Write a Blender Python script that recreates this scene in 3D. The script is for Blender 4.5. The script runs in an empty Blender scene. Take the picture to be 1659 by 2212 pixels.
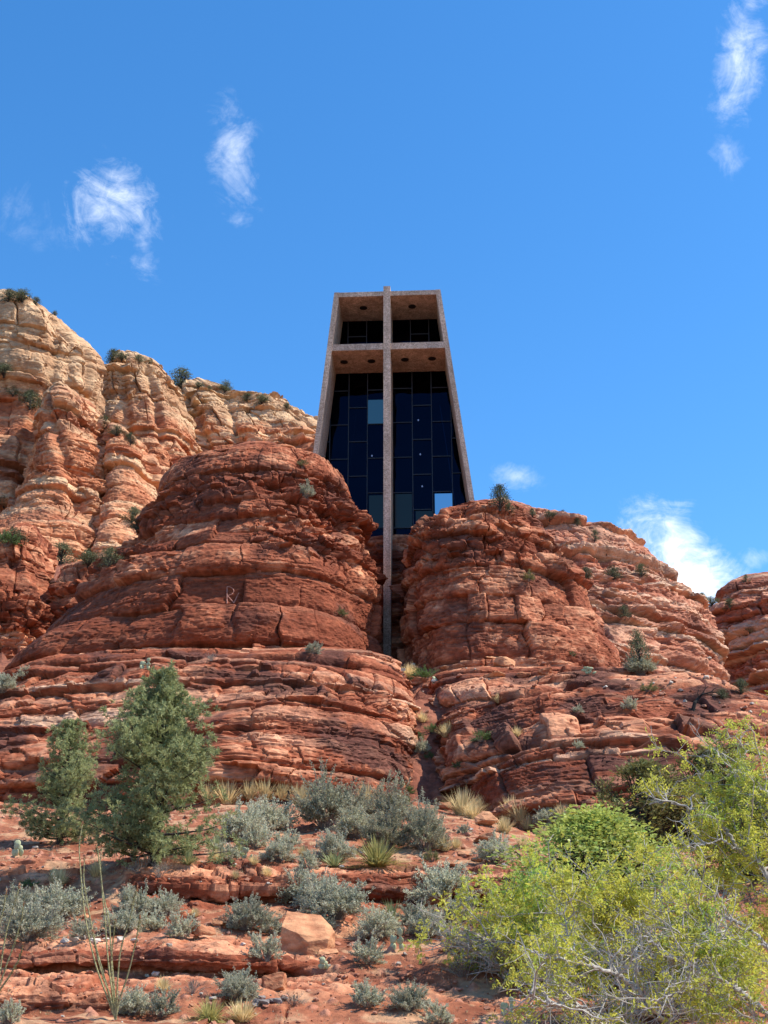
import bpy, bmesh, math, random
import numpy as np
from mathutils import Vector, Matrix
R = math.radians
scene = bpy.context.scene
COL = scene.collection

# ------------------------------------------------------------------ camera, light, sky
PITCH = R(22.0); VFOV = R(42.0); EYE = Vector((0, 0, 1.6))
FPX = 1106.0 / math.tan(VFOV / 2)          # focal length for a picture 1659 x 2212
cam_d = bpy.data.cameras.new("camera"); cam = bpy.data.objects.new("camera", cam_d); COL.objects.link(cam)
cam_d.sensor_fit = 'VERTICAL'; cam_d.sensor_height = 36; cam_d.lens = 18 / math.tan(VFOV / 2)
cam_d.clip_start = 0.1; cam_d.clip_end = 9000
cam.location = EYE; cam.rotation_euler = (R(90) + PITCH, 0, 0)
scene.camera = cam
scene.view_settings.view_transform = 'Standard'; scene.view_settings.look = 'None'
scene.view_settings.exposure = 0.75; scene.view_settings.gamma = 1.0
scene.view_settings.use_curve_mapping = False

SUN_EL = R(53); SUN_AZ = R(94.5)             # azimuth clockwise from +Y (the view direction)
sun_dir = Vector((math.sin(SUN_AZ) * math.cos(SUN_EL), math.cos(SUN_AZ) * math.cos(SUN_EL), math.sin(SUN_EL)))
sl = bpy.data.lights.new("sun", 'SUN'); sl.energy = 4.6; sl.angle = R(0.5); sl.color = (1.0, 0.93, 0.81)
so = bpy.data.objects.new("sun", sl); COL.objects.link(so)
so.rotation_euler = sun_dir.to_track_quat('Z', 'Y').to_euler()

def ray(px, py):
    a = (px - 829.5) / FPX; b = (1106.0 - py) / FPX
    c, s = math.cos(PITCH), math.sin(PITCH)
    return Vector((a, c - b * s, s + b * c))
def at(px, py, Y):
    d = ray(px, py); return EYE + d * (Y / d.y)

world = bpy.data.worlds.new("World"); scene.world = world; world.use_nodes = True
def build_world():
    nt = world.node_tree; N = nt.nodes; L = nt.links; N.clear()
    out = N.new('ShaderNodeOutputWorld'); bg = N.new('ShaderNodeBackground'); bg.inputs[1].default_value = 0.15
    sky = N.new('ShaderNodeTexSky'); sky.sky_type = 'NISHITA'; sky.sun_disc = False
    sky.sun_elevation = SUN_EL; sky.sun_rotation = SUN_AZ
    sky.altitude = 1300; sky.air_density = 1.0; sky.dust_density = 0.4; sky.ozone_density = 2.2
    hs = N.new('ShaderNodeHueSaturation'); hs.inputs['Saturation'].default_value = 1.30; hs.inputs['Value'].default_value = 1.12
    hs.inputs['Hue'].default_value = 0.499
    L.new(sky.outputs[0], hs.inputs['Color'])
    tc = N.new('ShaderNodeTexCoord')
    def math_(op, a, b=None, c=None, clamp=False):
        n = N.new('ShaderNodeMath'); n.operation = op; n.use_clamp = clamp
        for k, v in enumerate((a, b, c)):
            if v is None: continue
            if isinstance(v, (int, float)): n.inputs[k].default_value = v
            else: L.new(v, n.inputs[k])
        return n.outputs[0]
    def dot(vec):
        n = N.new('ShaderNodeVectorMath'); n.operation = 'DOT_PRODUCT'
        L.new(tc.outputs['Generated'], n.inputs[0]); n.inputs[1].default_value = vec
        return n.outputs['Value']
    def noise(scale, detail, rough, dist, lac=2.0, off=(0, 0, 0)):
        m = N.new('ShaderNodeMapping'); m.inputs['Location'].default_value = off
        L.new(tc.outputs['Generated'], m.inputs[0])
        n = N.new('ShaderNodeTexNoise'); n.inputs['Scale'].default_value = scale; n.inputs['Detail'].default_value = detail
        n.inputs['Roughness'].default_value = rough; n.inputs['Distortion'].default_value = dist
        L.new(m.outputs[0], n.inputs['Vector']); return n.outputs[0]
    n1 = noise(20, 10, 0.66, 1.4); n2 = noise(62, 7, 0.66, 1.0, off=(3, 1, 2))
    nn = math_('ADD', math_('MULTIPLY', n1, 0.68), math_('MULTIPLY', n2, 0.32))
    # centre, half sizes (picture units), tilt, strength, softness
    clouds = [((240, 450), 140, 135, 20, 1.0, 1.1), ((505, 330), 85, 165, 14, 0.6, 0.95), ((60, 460), 85, 110, 15, 0.28, 0.7),
              ((1600, 120), 85, 210, -16, 0.85, 1.0), ((1575, 330), 55, 85, 10, 0.6, 0.8), ((310, 520), 50, 120, 12, 0.7, 0.95),
              ((1120, 1030), 85, 42, -14, 0.6, 0.95), ((1450, 1180), 120, 165, 38, 1.2, 1.2), ((1490, 1255), 160, 100, 5, 1.3, 1.6),
              ((1630, 1205), 80, 36, 0, 0.6, 0.9), ((520, 475), 55, 30, 0, 0.5, 0.8), ((1425, 1120), 45, 75, 20, 0.8, 0.95)]
    total = None
    for (px, py), hw, hh, tilt, st, fill in clouds:
        d = ray(px, py).normalized(); r = d.cross(Vector((0, 0, 1))).normalized(); u = r.cross(d).normalized()
        t = R(tilt); rr = r * math.cos(t) + u * math.sin(t); uu = -r * math.sin(t) + u * math.cos(t)
        du = dot(rr * (FPX / hw)); dv = dot(uu * (FPX / hh)); w = math_('GREATER_THAN', dot(d), 0.3)
        rad = math_('SQRT', math_('ADD', math_('MULTIPLY', du, du), math_('MULTIPLY', dv, dv)))
        fall = math_('SUBTRACT', 1.0, rad, clamp=True)
        # the noise eats into the falloff: torn edges
        den = math_('MULTIPLY', math_('ADD', math_('MULTIPLY', fall, 1.05 * fill), math_('MULTIPLY_ADD', nn, 3.0, -1.80)), 0.85, clamp=True)
        edge = math_('MULTIPLY', fall, 3.0, clamp=True)
        den = math_('MULTIPLY', math_('MULTIPLY', math_('MULTIPLY', math_('POWER', den, 1.5), edge), w), st)
        total = den if total is None else math_('MAXIMUM', total, den)
    total = math_('MINIMUM', total, 0.97)
    mx = N.new('ShaderNodeMixRGB'); L.new(total, mx.inputs[0]); L.new(hs.outputs[0], mx.inputs[1])
    mx.inputs[2].default_value = (5.9, 6.2, 6.6, 1)
    L.new(mx.outputs[0], bg.inputs[0]); L.new(bg.outputs[0], out.inputs[0])
build_world()

# ------------------------------------------------------------------ numeric noise
def _h(ix, iy, iz, seed=0):
    h = (ix.astype(np.uint32) * np.uint32(374761393) + iy.astype(np.uint32) * np.uint32(668265263)
         + iz.astype(np.uint32) * np.uint32(2147483647 - 1234567) + np.uint32((seed * 974711 + 12345) & 0xffffffff))
    h = (h ^ (h >> np.uint32(13))) * np.uint32(1274126177)
    h = (h ^ (h >> np.uint32(16))) * np.uint32(2246822519)
    return h ^ (h >> np.uint32(15))
_G = np.array([[1,1,0],[-1,1,0],[1,-1,0],[-1,-1,0],[1,0,1],[-1,0,1],[1,0,-1],[-1,0,-1],[0,1,1],[0,-1,1],[0,1,-1],[0,-1,-1],
               [1,1,0],[-1,1,0],[0,-1,1],[0,-1,-1]], dtype=np.float32)
def pn(x, y, z, seed=0):
    x = np.asarray(x, np.float32); y = np.asarray(y, np.float32); z = np.asarray(z, np.float32)
    x, y, z = np.broadcast_arrays(x, y, z)
    fx = np.floor(x); fy = np.floor(y); fz = np.floor(z)
    ix = fx.astype(np.int32); iy = fy.astype(np.int32); iz = fz.astype(np.int32)
    x = x - fx; y = y - fy; z = z - fz
    u = x*x*x*(x*(x*6-15)+10); v = y*y*y*(y*(y*6-15)+10); w = z*z*z*(z*(z*6-15)+10)
    def g(a, b, c):
        k = _h(ix + a, iy + b, iz + c, seed) & np.uint32(15)
        G = _G[k]; return G[..., 0]*(x-a) + G[..., 1]*(y-b) + G[..., 2]*(z-c)
    def l(a, b, t): return a + (b - a) * t
    return l(l(l(g(0,0,0), g(1,0,0), u), l(g(0,1,0), g(1,1,0), u), v),
             l(l(g(0,0,1), g(1,0,1), u), l(g(0,1,1), g(1,1,1), u), v), w)
def fbm(x, y, z, o=4, seed=0, gain=0.5, lac=2.03):
    a = 1.0; s = 0; f = 1.0
    for k in range(o):
        s = s + a * pn(x*f + 17.3*k, y*f + 5.1*k, z*f - 9.7*k, seed + k); a *= gain; f *= lac
    return s
def h01(a, b, seed=0):
    a = np.asarray(a).astype(np.int64); b = np.asarray(b).astype(np.int64)
    return (_h(a, b, a * 0 + 7, seed) & np.uint32(0xffff)).astype(np.float32) / 65535.0
def sstep(a, b, x):
    t = np.clip((x - a) / (b - a), 0, 1); return t*t*(3-2*t)
def worley(x, y, z, seed=0, offs=False):
    """F1, F2 and the id of the nearest cell"""
    fx = np.floor(x).astype(np.int32); fy = np.floor(y).astype(np.int32); fz = np.floor(z).astype(np.int32)
    f1 = np.full(x.shape, 9.0, np.float32); f2 = f1.copy(); cid = np.zeros(x.shape, np.uint32); ox = np.zeros_like(f1); oz = np.zeros_like(f1)
    for a in (-1, 0, 1):
        for b in (-1, 0, 1):
            for c in (-1, 0, 1):
                h = _h(fx + a, fy + b, fz + c, seed)
                px = fx + a + (h & np.uint32(1023)).astype(np.float32) / 1023
                py = fy + b + ((h >> np.uint32(10)) & np.uint32(1023)).astype(np.float32) / 1023
                pz = fz + c + ((h >> np.uint32(20)) & np.uint32(1023)).astype(np.float32) / 1023
                d = np.sqrt((px-x)**2 + (py-y)**2 + (pz-z)**2).astype(np.float32)
                near = d < f1
                f2 = np.where(near, f1, np.minimum(f2, d)); f1 = np.where(near, d, f1); cid = np.where(near, h, cid)
                ox = np.where(near, x-px+y-py, ox); oz = np.where(near, z-pz, oz)
    return (f1, f2, cid, ox, oz) if offs else (f1, f2, cid)

# ------------------------------------------------------------------ mesh helpers
def mesh_np(name, V, faces, col=None, mat=None, smooth=False):
    """V (n,3); faces: list of integer arrays (m,k)"""
    me = bpy.data.meshes.new(name); V = np.asarray(V, np.float32)
    me.vertices.add(len(V)); me.vertices.foreach_set('co', V.ravel())
    faces = [np.asarray(f, np.int32) for f in faces if len(f)]
    idx = np.concatenate([f.ravel() for f in faces]); tot = np.concatenate([np.full(len(f), f.shape[1], np.int32) for f in faces])
    st = np.concatenate([[0], np.cumsum(tot)[:-1]]).astype(np.int32)
    me.loops.add(len(idx)); me.loops.foreach_set('vertex_index', idx)
    me.polygons.add(len(tot)); me.polygons.foreach_set('loop_start', st); me.polygons.foreach_set('loop_total', tot)
    me.polygons.foreach_set('use_smooth', np.full(len(tot), bool(smooth)))
    if col is not None:
        a = me.attributes.new('Col', 'FLOAT_COLOR', 'POINT')
        c = np.ones((len(V), 4), np.float32); c[:, :3] = np.clip(col, 0.004, 0.95); a.data.foreach_set('color', c.ravel())
    if mat: me.materials.append(mat)
    me.update(calc_edges=True); me.validate(); return me
def link(name, data, parent=None, loc=None):
    o = bpy.data.objects.new(name, data); COL.objects.link(o)
    if parent: o.parent = parent
    if loc is not None: o.location = loc
    return o
def tag(o, label, cat, group=None, kind=None):
    o['label'] = label; o['category'] = cat
    if group: o['group'] = group
    if kind: o['kind'] = kind
    return o
def thing(name, label, cat, loc=(0, 0, 0), group=None):
    return tag(link(name, None, None, loc), label, cat, group)

class MB:
    """collects boxes, tubes and prisms into one mesh"""
    def __init__(s): s.v = []; s.f3 = []; s.f4 = []; s.n = 0; s.c = []
    def add(s, V, f3=None, f4=None, col=None):
        V = np.asarray(V, np.float32).reshape(-1, 3); s.v.append(V)
        if f3 is not None and len(f3): s.f3.append(np.asarray(f3, np.int32) + s.n)
        if f4 is not None and len(f4): s.f4.append(np.asarray(f4, np.int32) + s.n)
        c = np.ones((len(V), 3), np.float32) * (np.asarray(col, np.float32) if col is not None else 1.0); s.c.append(c)
        s.n += len(V)
    def hexa(s, p, col=None):       # 8 points: bottom loop, top loop
        s.add(p, None, [[3,2,1,0],[4,5,6,7],[0,1,5,4],[1,2,6,5],[2,3,7,6],[3,0,4,7]], col)
    def tube(s, pts, rad, sides=5, col=None, cap=True):
        pts = np.asarray(pts, np.float64); n = len(pts); rad = np.broadcast_to(np.asarray(rad, float), (n,))
        tg = np.gradient(pts, axis=0); tg /= np.linalg.norm(tg, axis=1)[:, None] + 1e-9
        ref = np.array([0.31, 0.17, 0.93]) if abs(tg[0][2]) < 0.8 else np.array([1, 0.13, 0.1])
        a = np.cross(tg, ref); a /= np.linalg.norm(a, axis=1)[:, None] + 1e-9; b = np.cross(tg, a)
        th = np.arange(sides) / sides * 2 * np.pi
        V = pts[:, None, :] + rad[:, None, None] * (np.cos(th)[None, :, None] * a[:, None, :] + np.sin(th)[None, :, None] * b[:, None, :])
        i = np.arange(n - 1)[:, None] * sides; j = np.arange(sides)[None, :]; k = (j + 1) % sides
        F = np.stack([i + j, i + k, i + sides + k, i + sides + j], -1).reshape(-1, 4)
        f3 = []
        if cap and sides >= 3:
            for q in range(1, sides - 1):
                f3.append([0, q + 1, q]); f3.append([(n-1)*sides, (n-1)*sides + q, (n-1)*sides + q + 1])
        s.add(V.reshape(-1, 3), f3, F, col)
    def mesh(s, name, mat, smooth=False, color=False):
        F = []
        if s.f4: F.append(np.concatenate(s.f4))
        if s.f3: F.append(np.concatenate(s.f3))
        return mesh_np(name, np.concatenate(s.v), F, np.concatenate(s.c) if color else None, mat, smooth)
    def build(s, name, mat, parent=None, smooth=False, color=False):
        return link(name, s.mesh(name, mat, smooth, color), parent)

# ------------------------------------------------------------------ materials
def new_mat(name):
    m = bpy.data.materials.new(name); m.use_nodes = True; nt = m.node_tree; nt.nodes.clear()
    o = nt.nodes.new('ShaderNodeOutputMaterial'); b = nt.nodes.new('ShaderNodeBsdfPrincipled')
    nt.links.new(b.outputs[0], o.inputs[0]); return m, nt, b, o
def rock_mat(name, fine, bump, stretch=3.0, spread=0.35):
    """colour comes from the mesh (bed by bed); the shader adds grain and bump"""
    m, nt, b, o = new_mat(name); N = nt.nodes; L = nt.links
    at_ = N.new('ShaderNodeAttribute'); at_.attribute_name = 'Col'
    tc = N.new('ShaderNodeTexCoord'); mp = N.new('ShaderNodeMapping'); mp.inputs['Scale'].default_value = (1, 1, stretch)
    L.new(tc.outputs['Object'], mp.inputs[0])
    n1 = N.new('ShaderNodeTexNoise'); n1.inputs['Scale'].default_value = fine; n1.inputs['Detail'].default_value = 7; n1.inputs['Roughness'].default_value = 0.65
    L.new(mp.outputs[0], n1.inputs['Vector'])
    mr = N.new('ShaderNodeMapRange'); mr.inputs[1].default_value = 0.3; mr.inputs[2].default_value = 0.7
    mr.inputs[3].default_value = 1 - spread; mr.inputs[4].default_value = 1 + spread
    L.new(n1.outputs[0], mr.inputs[0])
    mx = N.new('ShaderNodeMixRGB'); mx.blend_type = 'MULTIPLY'; mx.inputs[0].default_value = 1
    L.new(at_.outputs['Color'], mx.inputs[1]); L.new(mr.outputs[0], mx.inputs[2])
    L.new(mx.outputs[0], b.inputs['Base Color'])
    b.inputs['Roughness'].default_value = 0.92; b.inputs['Specular IOR Level'].default_value = 0.15
    n2 = N.new('ShaderNodeTexNoise'); n2.inputs['Scale'].default_value = fine * 1.6; n2.inputs['Detail'].default_value = 6; n2.inputs['Roughness'].default_value = 0.7
    L.new(mp.outputs[0], n2.inputs['Vector'])
    bp = N.new('ShaderNodeBump'); bp.inputs['Strength'].default_value = 0.8; bp.inputs['Distance'].default_value = bump
    L.new(n2.outputs[0], bp.inputs['Height']); L.new(bp.outputs[0], b.inputs['Normal'])
    return m
def leaf_mat(name, base, trans=0.3, var=0.25, rough=0.6):
    m, nt, b, o = new_mat(name); N = nt.nodes; L = nt.links
    at_ = N.new('ShaderNodeAttribute'); at_.attribute_name = 'Col'
    oi = N.new('ShaderNodeObjectInfo')
    mr = N.new('ShaderNodeMapRange'); mr.inputs[3].default_value = 1 - var; mr.inputs[4].default_value = 1 + var
    L.new(oi.outputs['Random'], mr.inputs[0])
    mx = N.new('ShaderNodeMixRGB'); mx.blend_type = 'MULTIPLY'; mx.inputs[0].default_value = 1
    mx.inputs[1].default_value = (*base, 1); L.new(at_.outputs['Color'], mx.inputs[2])
    m2 = N.new('ShaderNodeMixRGB'); m2.blend_type = 'MULTIPLY'; m2.inputs[0].default_value = 1
    L.new(mx.outputs[0], m2.inputs[1]); L.new(mr.outputs[0], m2.inputs[2])
    L.new(m2.outputs[0], b.inputs['Base Color']); b.inputs['Roughness'].default_value = rough; b.inputs['Specular IOR Level'].default_value = 0.25
    tr = N.new('ShaderNodeBsdfTranslucent'); L.new(m2.outputs[0], tr.inputs[0])
    mi = N.new('ShaderNodeMixShader'); mi.inputs[0].default_value = trans
    L.new(b.outputs[0], mi.inputs[1]); L.new(tr.outputs[0], mi.inputs[2]); L.new(mi.outputs[0], o.inputs[0])
    return m
def plain_mat(name, col, rough=0.8, noise=0.0, nscale=20, metallic=0.0, spec=0.3, bump=0.0):
    m, nt, b, o = new_mat(name); N = nt.nodes; L = nt.links
    b.inputs['Roughness'].default_value = rough; b.inputs['Metallic'].default_value = metallic; b.inputs['Specular IOR Level'].default_value = spec
    if noise:
        tc = N.new('ShaderNodeTexCoord'); n1 = N.new('ShaderNodeTexNoise'); n1.inputs['Scale'].default_value = nscale; n1.inputs['Detail'].default_value = 6
        L.new(tc.outputs['Object'], n1.inputs['Vector'])
        rp = N.new('ShaderNodeMixRGB'); rp.inputs[1].default_value = (*[c*(1-noise) for c in col], 1); rp.inputs[2].default_value = (*[c*(1+noise) for c in col], 1)
        mr = N.new('ShaderNodeMapRange'); mr.inputs[1].default_value = 0.32; mr.inputs[2].default_value = 0.68
        L.new(n1.outputs[0], mr.inputs[0]); L.new(mr.outputs[0], rp.inputs[0]); L.new(rp.outputs[0], b.inputs['Base Color'])
        if bump:
            bp = N.new('ShaderNodeBump'); bp.inputs['Distance'].default_value = bump; L.new(n1.outputs[0], bp.inputs['Height']); L.new(bp.outputs[0], b.inputs['Normal'])
    else: b.inputs['Base Color'].default_value = (*col, 1)
    return m
M_ROCK = rock_mat('red_sandstone', 2.2, 0.10); M_FAR = rock_mat('cliff_sandstone', 0.7, 0.28); M_GROUND = rock_mat('red_soil', 5.0, 0.05, 1.5, 0.3)
M_BOULD = rock_mat('boulder_sandstone', 5.0, 0.03, 2.0, 0.25)

# ------------------------------------------------------------------ sandstone: beds, joints, grain
def C(*v): return np.array(v, np.float32)
RED = dict(lo=C(.190, .050, .024), mid=C(.315, .097, .047), hi=C(.57, .26, .142), cream=C(.60, .37, .24), dark=C(.080, .032, .024))
def beds(z0, z1, tmin, tmax, rng, thin=0.3):
    b = [z0]
    while b[-1] < z1:
        t = math.exp(rng.uniform(math.log(tmin), math.log(tmax)))
        if rng.random() < thin: t *= 0.35
        b.append(b[-1] + t)
    return np.array(b)
def rock_field(P, q, S):
    """outward offset and colour of a bedded sandstone surface; q runs along the face"""
    x, y, z = P[:, 0], P[:, 1], P[:, 2]; sd = S['seed']; rng = random.Random(sd)
    k = S.get('k', 1.0)                      # overall scale of the features
    zz = z + S.get('tilt', 0) * x + S['warp'] * fbm(x/(13*k), y/(13*k), z/(22*k), 2, sd) + 0.10*k * pn(x*.7/k, y*.7/k, z*.7/k, sd+3)
    bd = beds(z.min() - 6*k, z.max() + 6*k, S['tmin'], S['tmax'], rng, S.get('thinprob', .3))
    if 'bounds' in S:
        bb = sorted(S['bounds']); bd = np.array([v for v in bd if v < bb[0] - .3] + bb + [v for v in bd if v > bb[-1] + .3])
    nb = len(bd)
    rub = sstep(S['rub'][0], S['rub'][1], zz) if 'rub' in S else np.ones_like(zz)
    if 'rubtop' in S: rub = rub * sstep(S['rubtop'][1], S['rubtop'][0], zz)
    i = np.clip(np.searchsorted(bd, zz) - 1, 0, nb - 2); th = (bd[i+1] - bd[i]); f = (zz - bd[i]) / th
    r = [np.array([rng.random() for _ in range(nb)], np.float32) for _ in range(7)]
    on = pn(q/(5*k), i*3.71, np.full_like(q, sd*1.3), sd+5) * 1.6
    h = S['bed'] * ((r[0][i] - .5) * 1.3 + .55 * on)
    kk = 5 + 12 * r[1][i]
    e = np.abs(2*f - 1) ** kk
    lowcut = sstep(.22, 0, f)                # undercut at the foot of a bed
    h -= S['round'] * np.minimum(1.0, np.sqrt(th/k)) * (e * .62 + lowcut * .55)
    for z0, z1, amt in S.get('bumpz', ()): h += amt * sstep(z0, z0 + .12, zz) * sstep(z1, z1 - .5*(z1-z0), zz)
    # joints
    sp = (1.0 + 3.2 * r[2][i]) * S['joint']
    qq = q + .30*k * pn(x*.8/k, y*.8/k, z*.9/k, sd+7) + .12*k*(f-.5)*(r[3][i]-.5)*6
    bq = qq/sp + r[3][i]*10; b = np.floor(bq); bf = bq - b
    br = h01(b, i, sd); br2 = h01(b, i, sd+1); br3 = h01(b, i, sd+2)
    calm = 1 - sstep(S['calm'], S['calm'] + .4, zz)*.85 if 'calm' in S else 1.0
    bm = calm * sstep(-.25, .3, pn(x/(6*k), y/(6*k), z/(5*k), sd+9) + S.get('blocky', 0.1))
    h += S['block'] * bm * ((br - .5) + (bf - .5) * (br2 - .5) * 1.8 + (f - .5) * (br3 - .5) * 1.2)
    d = np.minimum(bf, 1-bf) * sp
    crack = np.exp(-(d/(.07*k))**2) * bm * (br3 > .25)
    h -= S['crack'] * crack
    # spalls: faceted hollows where flakes came off
    if S.get('spall', 0):
        s1 = S.get('spall_size', 1.3) * k
        f1, f2, cid, ox, oz = worley(x/s1 + .15*pn(x/k, y/k, z/k, sd+11), y/s1, z/(s1*.55) + .15*pn(y/k, z/k, x/k, sd+12), sd, True)
        rc = ((cid >> np.uint32(21)) & np.uint32(255)).astype(np.float32)/255
        ra = ((cid >> np.uint32(5)) & np.uint32(255)).astype(np.float32)/255
        rb = ((cid >> np.uint32(13)) & np.uint32(255)).astype(np.float32)/255
        sm = sstep(-.3, .25, pn(x/(7*k), y/(7*k), z/(4*k), sd+13) + S.get('spall_bias', 0))
        # tilted facet per cell
        sm = sm * (.25 + .75*rub)
        h += S['spall'] * sm * ((ra - .5)*.9 + (rb - .5)*ox*1.5 + (rc - .35)*oz*1.5)
        h -= S['spall'] * .22 * sm * sstep(.08, 0, f2 - f1)
    # thin lamination
    tm = sstep(-.05, .3, pn(x/(8*k), y/(8*k), zz/(1.6*k), sd+15) + S.get('lam_bias', 0))
    lt = S.get('lam_t', .23) * k
    ff = zz/lt + 1.2*pn(x/(2.5*k), y/(2.5*k), zz/(2*k), sd+17); ln = np.floor(ff); lf = ff - ln
    lo = h01(ln, np.floor(q/(2.2*k) + pn(x/k, y/k, z/k, sd+18)), sd+19)
    tm = tm * (.45 + .55*rub)
    h += S['lam'] * tm * ((lo - .5) * 1.1 - sstep(.25, 0, lf) * .7)
    if S.get('flute'):
        fq = q/S['flute'][1] + .5*pn(x/(9*k), y/(9*k), z/(14*k), sd+41) + .12*(z/(6*k)); fl = np.abs(pn(fq, z/(S['flute'][1]*5), q*0, sd+43))
        h -= S['flute'][0] * (sstep(.16, 0, fl)*1.0 + .5*sstep(.5, 0, fl))
    fn = fbm(x*.75/k, y*.75/k, z*1.5/k, 4, sd+21); h += S['f1'] * fn
    fn2 = fbm(x*3.2/k, y*3.2/k, z*6/k, 3, sd+23); h += S['f2'] * fn2
    # ---- colour
    pal = S.get('pal', RED)
    t = np.clip(.5 + (r[4][i] - .5)*.9 + .55*fn + .30*fbm(x*.22/k, y*.22/k, z*.6/k, 3, sd+25) + (br - .5)*.42*bm + .45*(lo - .5)*tm + .5*fn2*.6 + S.get('tone', 0), 0, 1)[:, None]
    c = np.where(t < .5, pal['lo'] + (pal['mid']-pal['lo'])*t*2, pal['mid'] + (pal['hi']-pal['mid'])*(t*2-1))
    cr = ((r[5][i] < S.get('cream', .12)) & (th < S['tmax']*.55)) * sstep(-.3, .15, pn(q/(6*k), i*1.9, q*0, sd+27))
    cr = cr * sstep(0, .25, f) * sstep(1, .7, f)
    crl = sstep(.18, .30, pn(x/(14*k), y/(14*k), zz/(.55*k), sd+29)) * .65 * S.get('creamline', 1)
    cr = np.clip(np.maximum(cr*.8, crl) , 0, 1)[:, None]
    c = c + (pal['cream'] - c) * cr
    v = fbm(x*.33/k, y*.33/k, z*.42/k, 4, sd+31)
    vm = sstep(S.get('v0', .12), S.get('v0', .12)+.3, v + .20*fn2)[:, None] * S.get('varnish', .75)
    c = c + (pal['dark']*(1.1+.5*fn2[:, None]) - c) * vm
    c = c * (1 + .22*fn2[:, None])
    return h, c, dict(z=zz, fn=fn, fn2=fn2)

def grid_normals(G):
    du = np.gradient(G, axis=1); dv = np.gradient(G, axis=0); n = np.cross(du, dv)
    return n / (np.linalg.norm(n, axis=2)[..., None] + 1e-9)
def grid_faces(nr, nc, wrap=False):
    j = np.arange(nc if wrap else nc-1); i = np.arange(nr-1)
    I, J = np.meshgrid(i, j, indexing='ij'); K = (J+1) % nc
    return np.stack([I*nc+J, I*nc+K, (I+1)*nc+K, (I+1)*nc+J], -1).reshape(-1, 4)
def smooth1(a, n, it=2):
    for _ in range(it):
        p = np.pad(a, (n, n), mode='edge'); a = np.convolve(p, np.ones(2*n+1)/(2*n+1), mode='valid')
    return a
def ring_mass(name, levels, yc, S, step, label, cat='rock', px=True, xm=None, nexp=2.3, back=None, mat=None, colour=None, lumps=(1.2, 7.0), post=None):
    """rounded rock mass: at every level its left and right edge and how far its front comes. levels run top to bottom."""
    rows = []
    for lv in levels:
        if px:
            a = at(lv[1], lv[0], yc); b = at(lv[2], lv[0], yc); rows.append((a.z, a.x, b.x, lv[3]))
        else: rows.append(lv)
    rows = np.array(rows[::-1], float)                            # bottom to top
    mid = (rows[:, 1]+rows[:, 2])/2
    ds = np.sqrt(np.diff(rows[:, 0])**2 + np.maximum(np.abs(np.diff(rows[:, 3])), .5*np.abs(np.diff(rows[:, 2]-rows[:, 1])))**2)
    sl = np.concatenate([[0], np.cumsum(ds)]); nr = int(sl[-1]/step) + 2
    t = np.linspace(0, sl[-1], nr); w = max(1, int(S.get('smooth', .55)/step))
    z, xl, xr, yf = [smooth1(np.interp(t, sl, rows[:, k]), w) for k in range(4)]
    xmid = np.interp(t, sl, np.clip(mid if xm is None else np.full(len(rows), xm), rows[:, 1]+.05*(rows[:,2]-rows[:,1]), rows[:, 2]-.05*(rows[:,2]-rows[:,1]))); xmid = smooth1(xmid, w)
    wmax = (xr-xl).max(); arc = wmax*1.0 + 2*(yc-yf.min()); nf = int(arc/step); nbk = max(16, nf//8)
    th = np.concatenate([np.linspace(np.pi*1.04, -np.pi*.04, nf), np.linspace(-np.pi*.04, -np.pi*.96, nbk+2)[1:-1]])
    nc = len(th); cs, sn = np.cos(th), np.sin(th)
    ex = 2.0/nexp; cx = np.sign(cs)*np.abs(cs)**ex; sy = np.sign(sn)*np.abs(sn)**ex
    # even out spacing along the front
    bk = (back if back is not None else (yc-yf.min())*.8)
    X = xmid[:, None] + np.where(cx[None] < 0, (xmid-xl)[:, None], (xr-xmid)[:, None]) * cx[None]
    frac = np.clip((yc-yf)/(yc-yf.min()), .05, 1)
    Y = yc - np.where(sy[None] > 0, (yc-yf)[:, None]*sy[None], (bk*frac)[:, None]*sy[None])
    Z = np.repeat(z[:, None], nc, 1)
    G = np.stack([X, Y, Z], -1)
    n = grid_normals(G)
    # large lumps bend the whole face so that it is no surface of revolution
    la, ls = lumps; x, y, zz = G[..., 0].ravel(), G[..., 1].ravel(), G[..., 2].ravel()
    lump = (fbm(x/ls, y/ls, zz/(ls*1.6), 3, S['seed']+50) * la).reshape(nr, nc)
    topfade = np.clip((z.max()-z)/(.12*(z.max()-z.min())+.01), .25, 1)[:, None]
    hn = n.copy(); hn[..., 2] *= .45; hn /= np.linalg.norm(hn, axis=2)[..., None] + 1e-9
    G = G + hn * (lump*topfade)[..., None]
    mr = nr//2; q = np.concatenate([[0], np.cumsum(np.linalg.norm(np.diff(G[mr], axis=0), axis=1))])
    Q = np.repeat(q[None], nr, 0).ravel()
    P = G.reshape(-1, 3).astype(np.float32)
    h, c, info = rock_field(P, Q.astype(np.float32), S)
    if colour is not None: c = colour(P, c, info)
    V = G + hn * (h.reshape(nr, nc)*topfade)[..., None]
    if post is not None: V = post(V, hn)
    F = grid_faces(nr, nc, True)
    V = V.reshape(-1, 3); top = V[(nr-1)*nc:].mean(0); V = np.vstack([V, top]); c = np.vstack([c, c[-1:]])
    j = np.arange(nc); f3 = np.stack([(nr-1)*nc+j, (nr-1)*nc+(j+1) % nc, np.full(nc, nr*nc)], -1)
    me = mesh_np(name, V, [F, f3], c, mat or M_ROCK)
    return tag(link(name, me), label, cat, None, 'structure')

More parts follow.
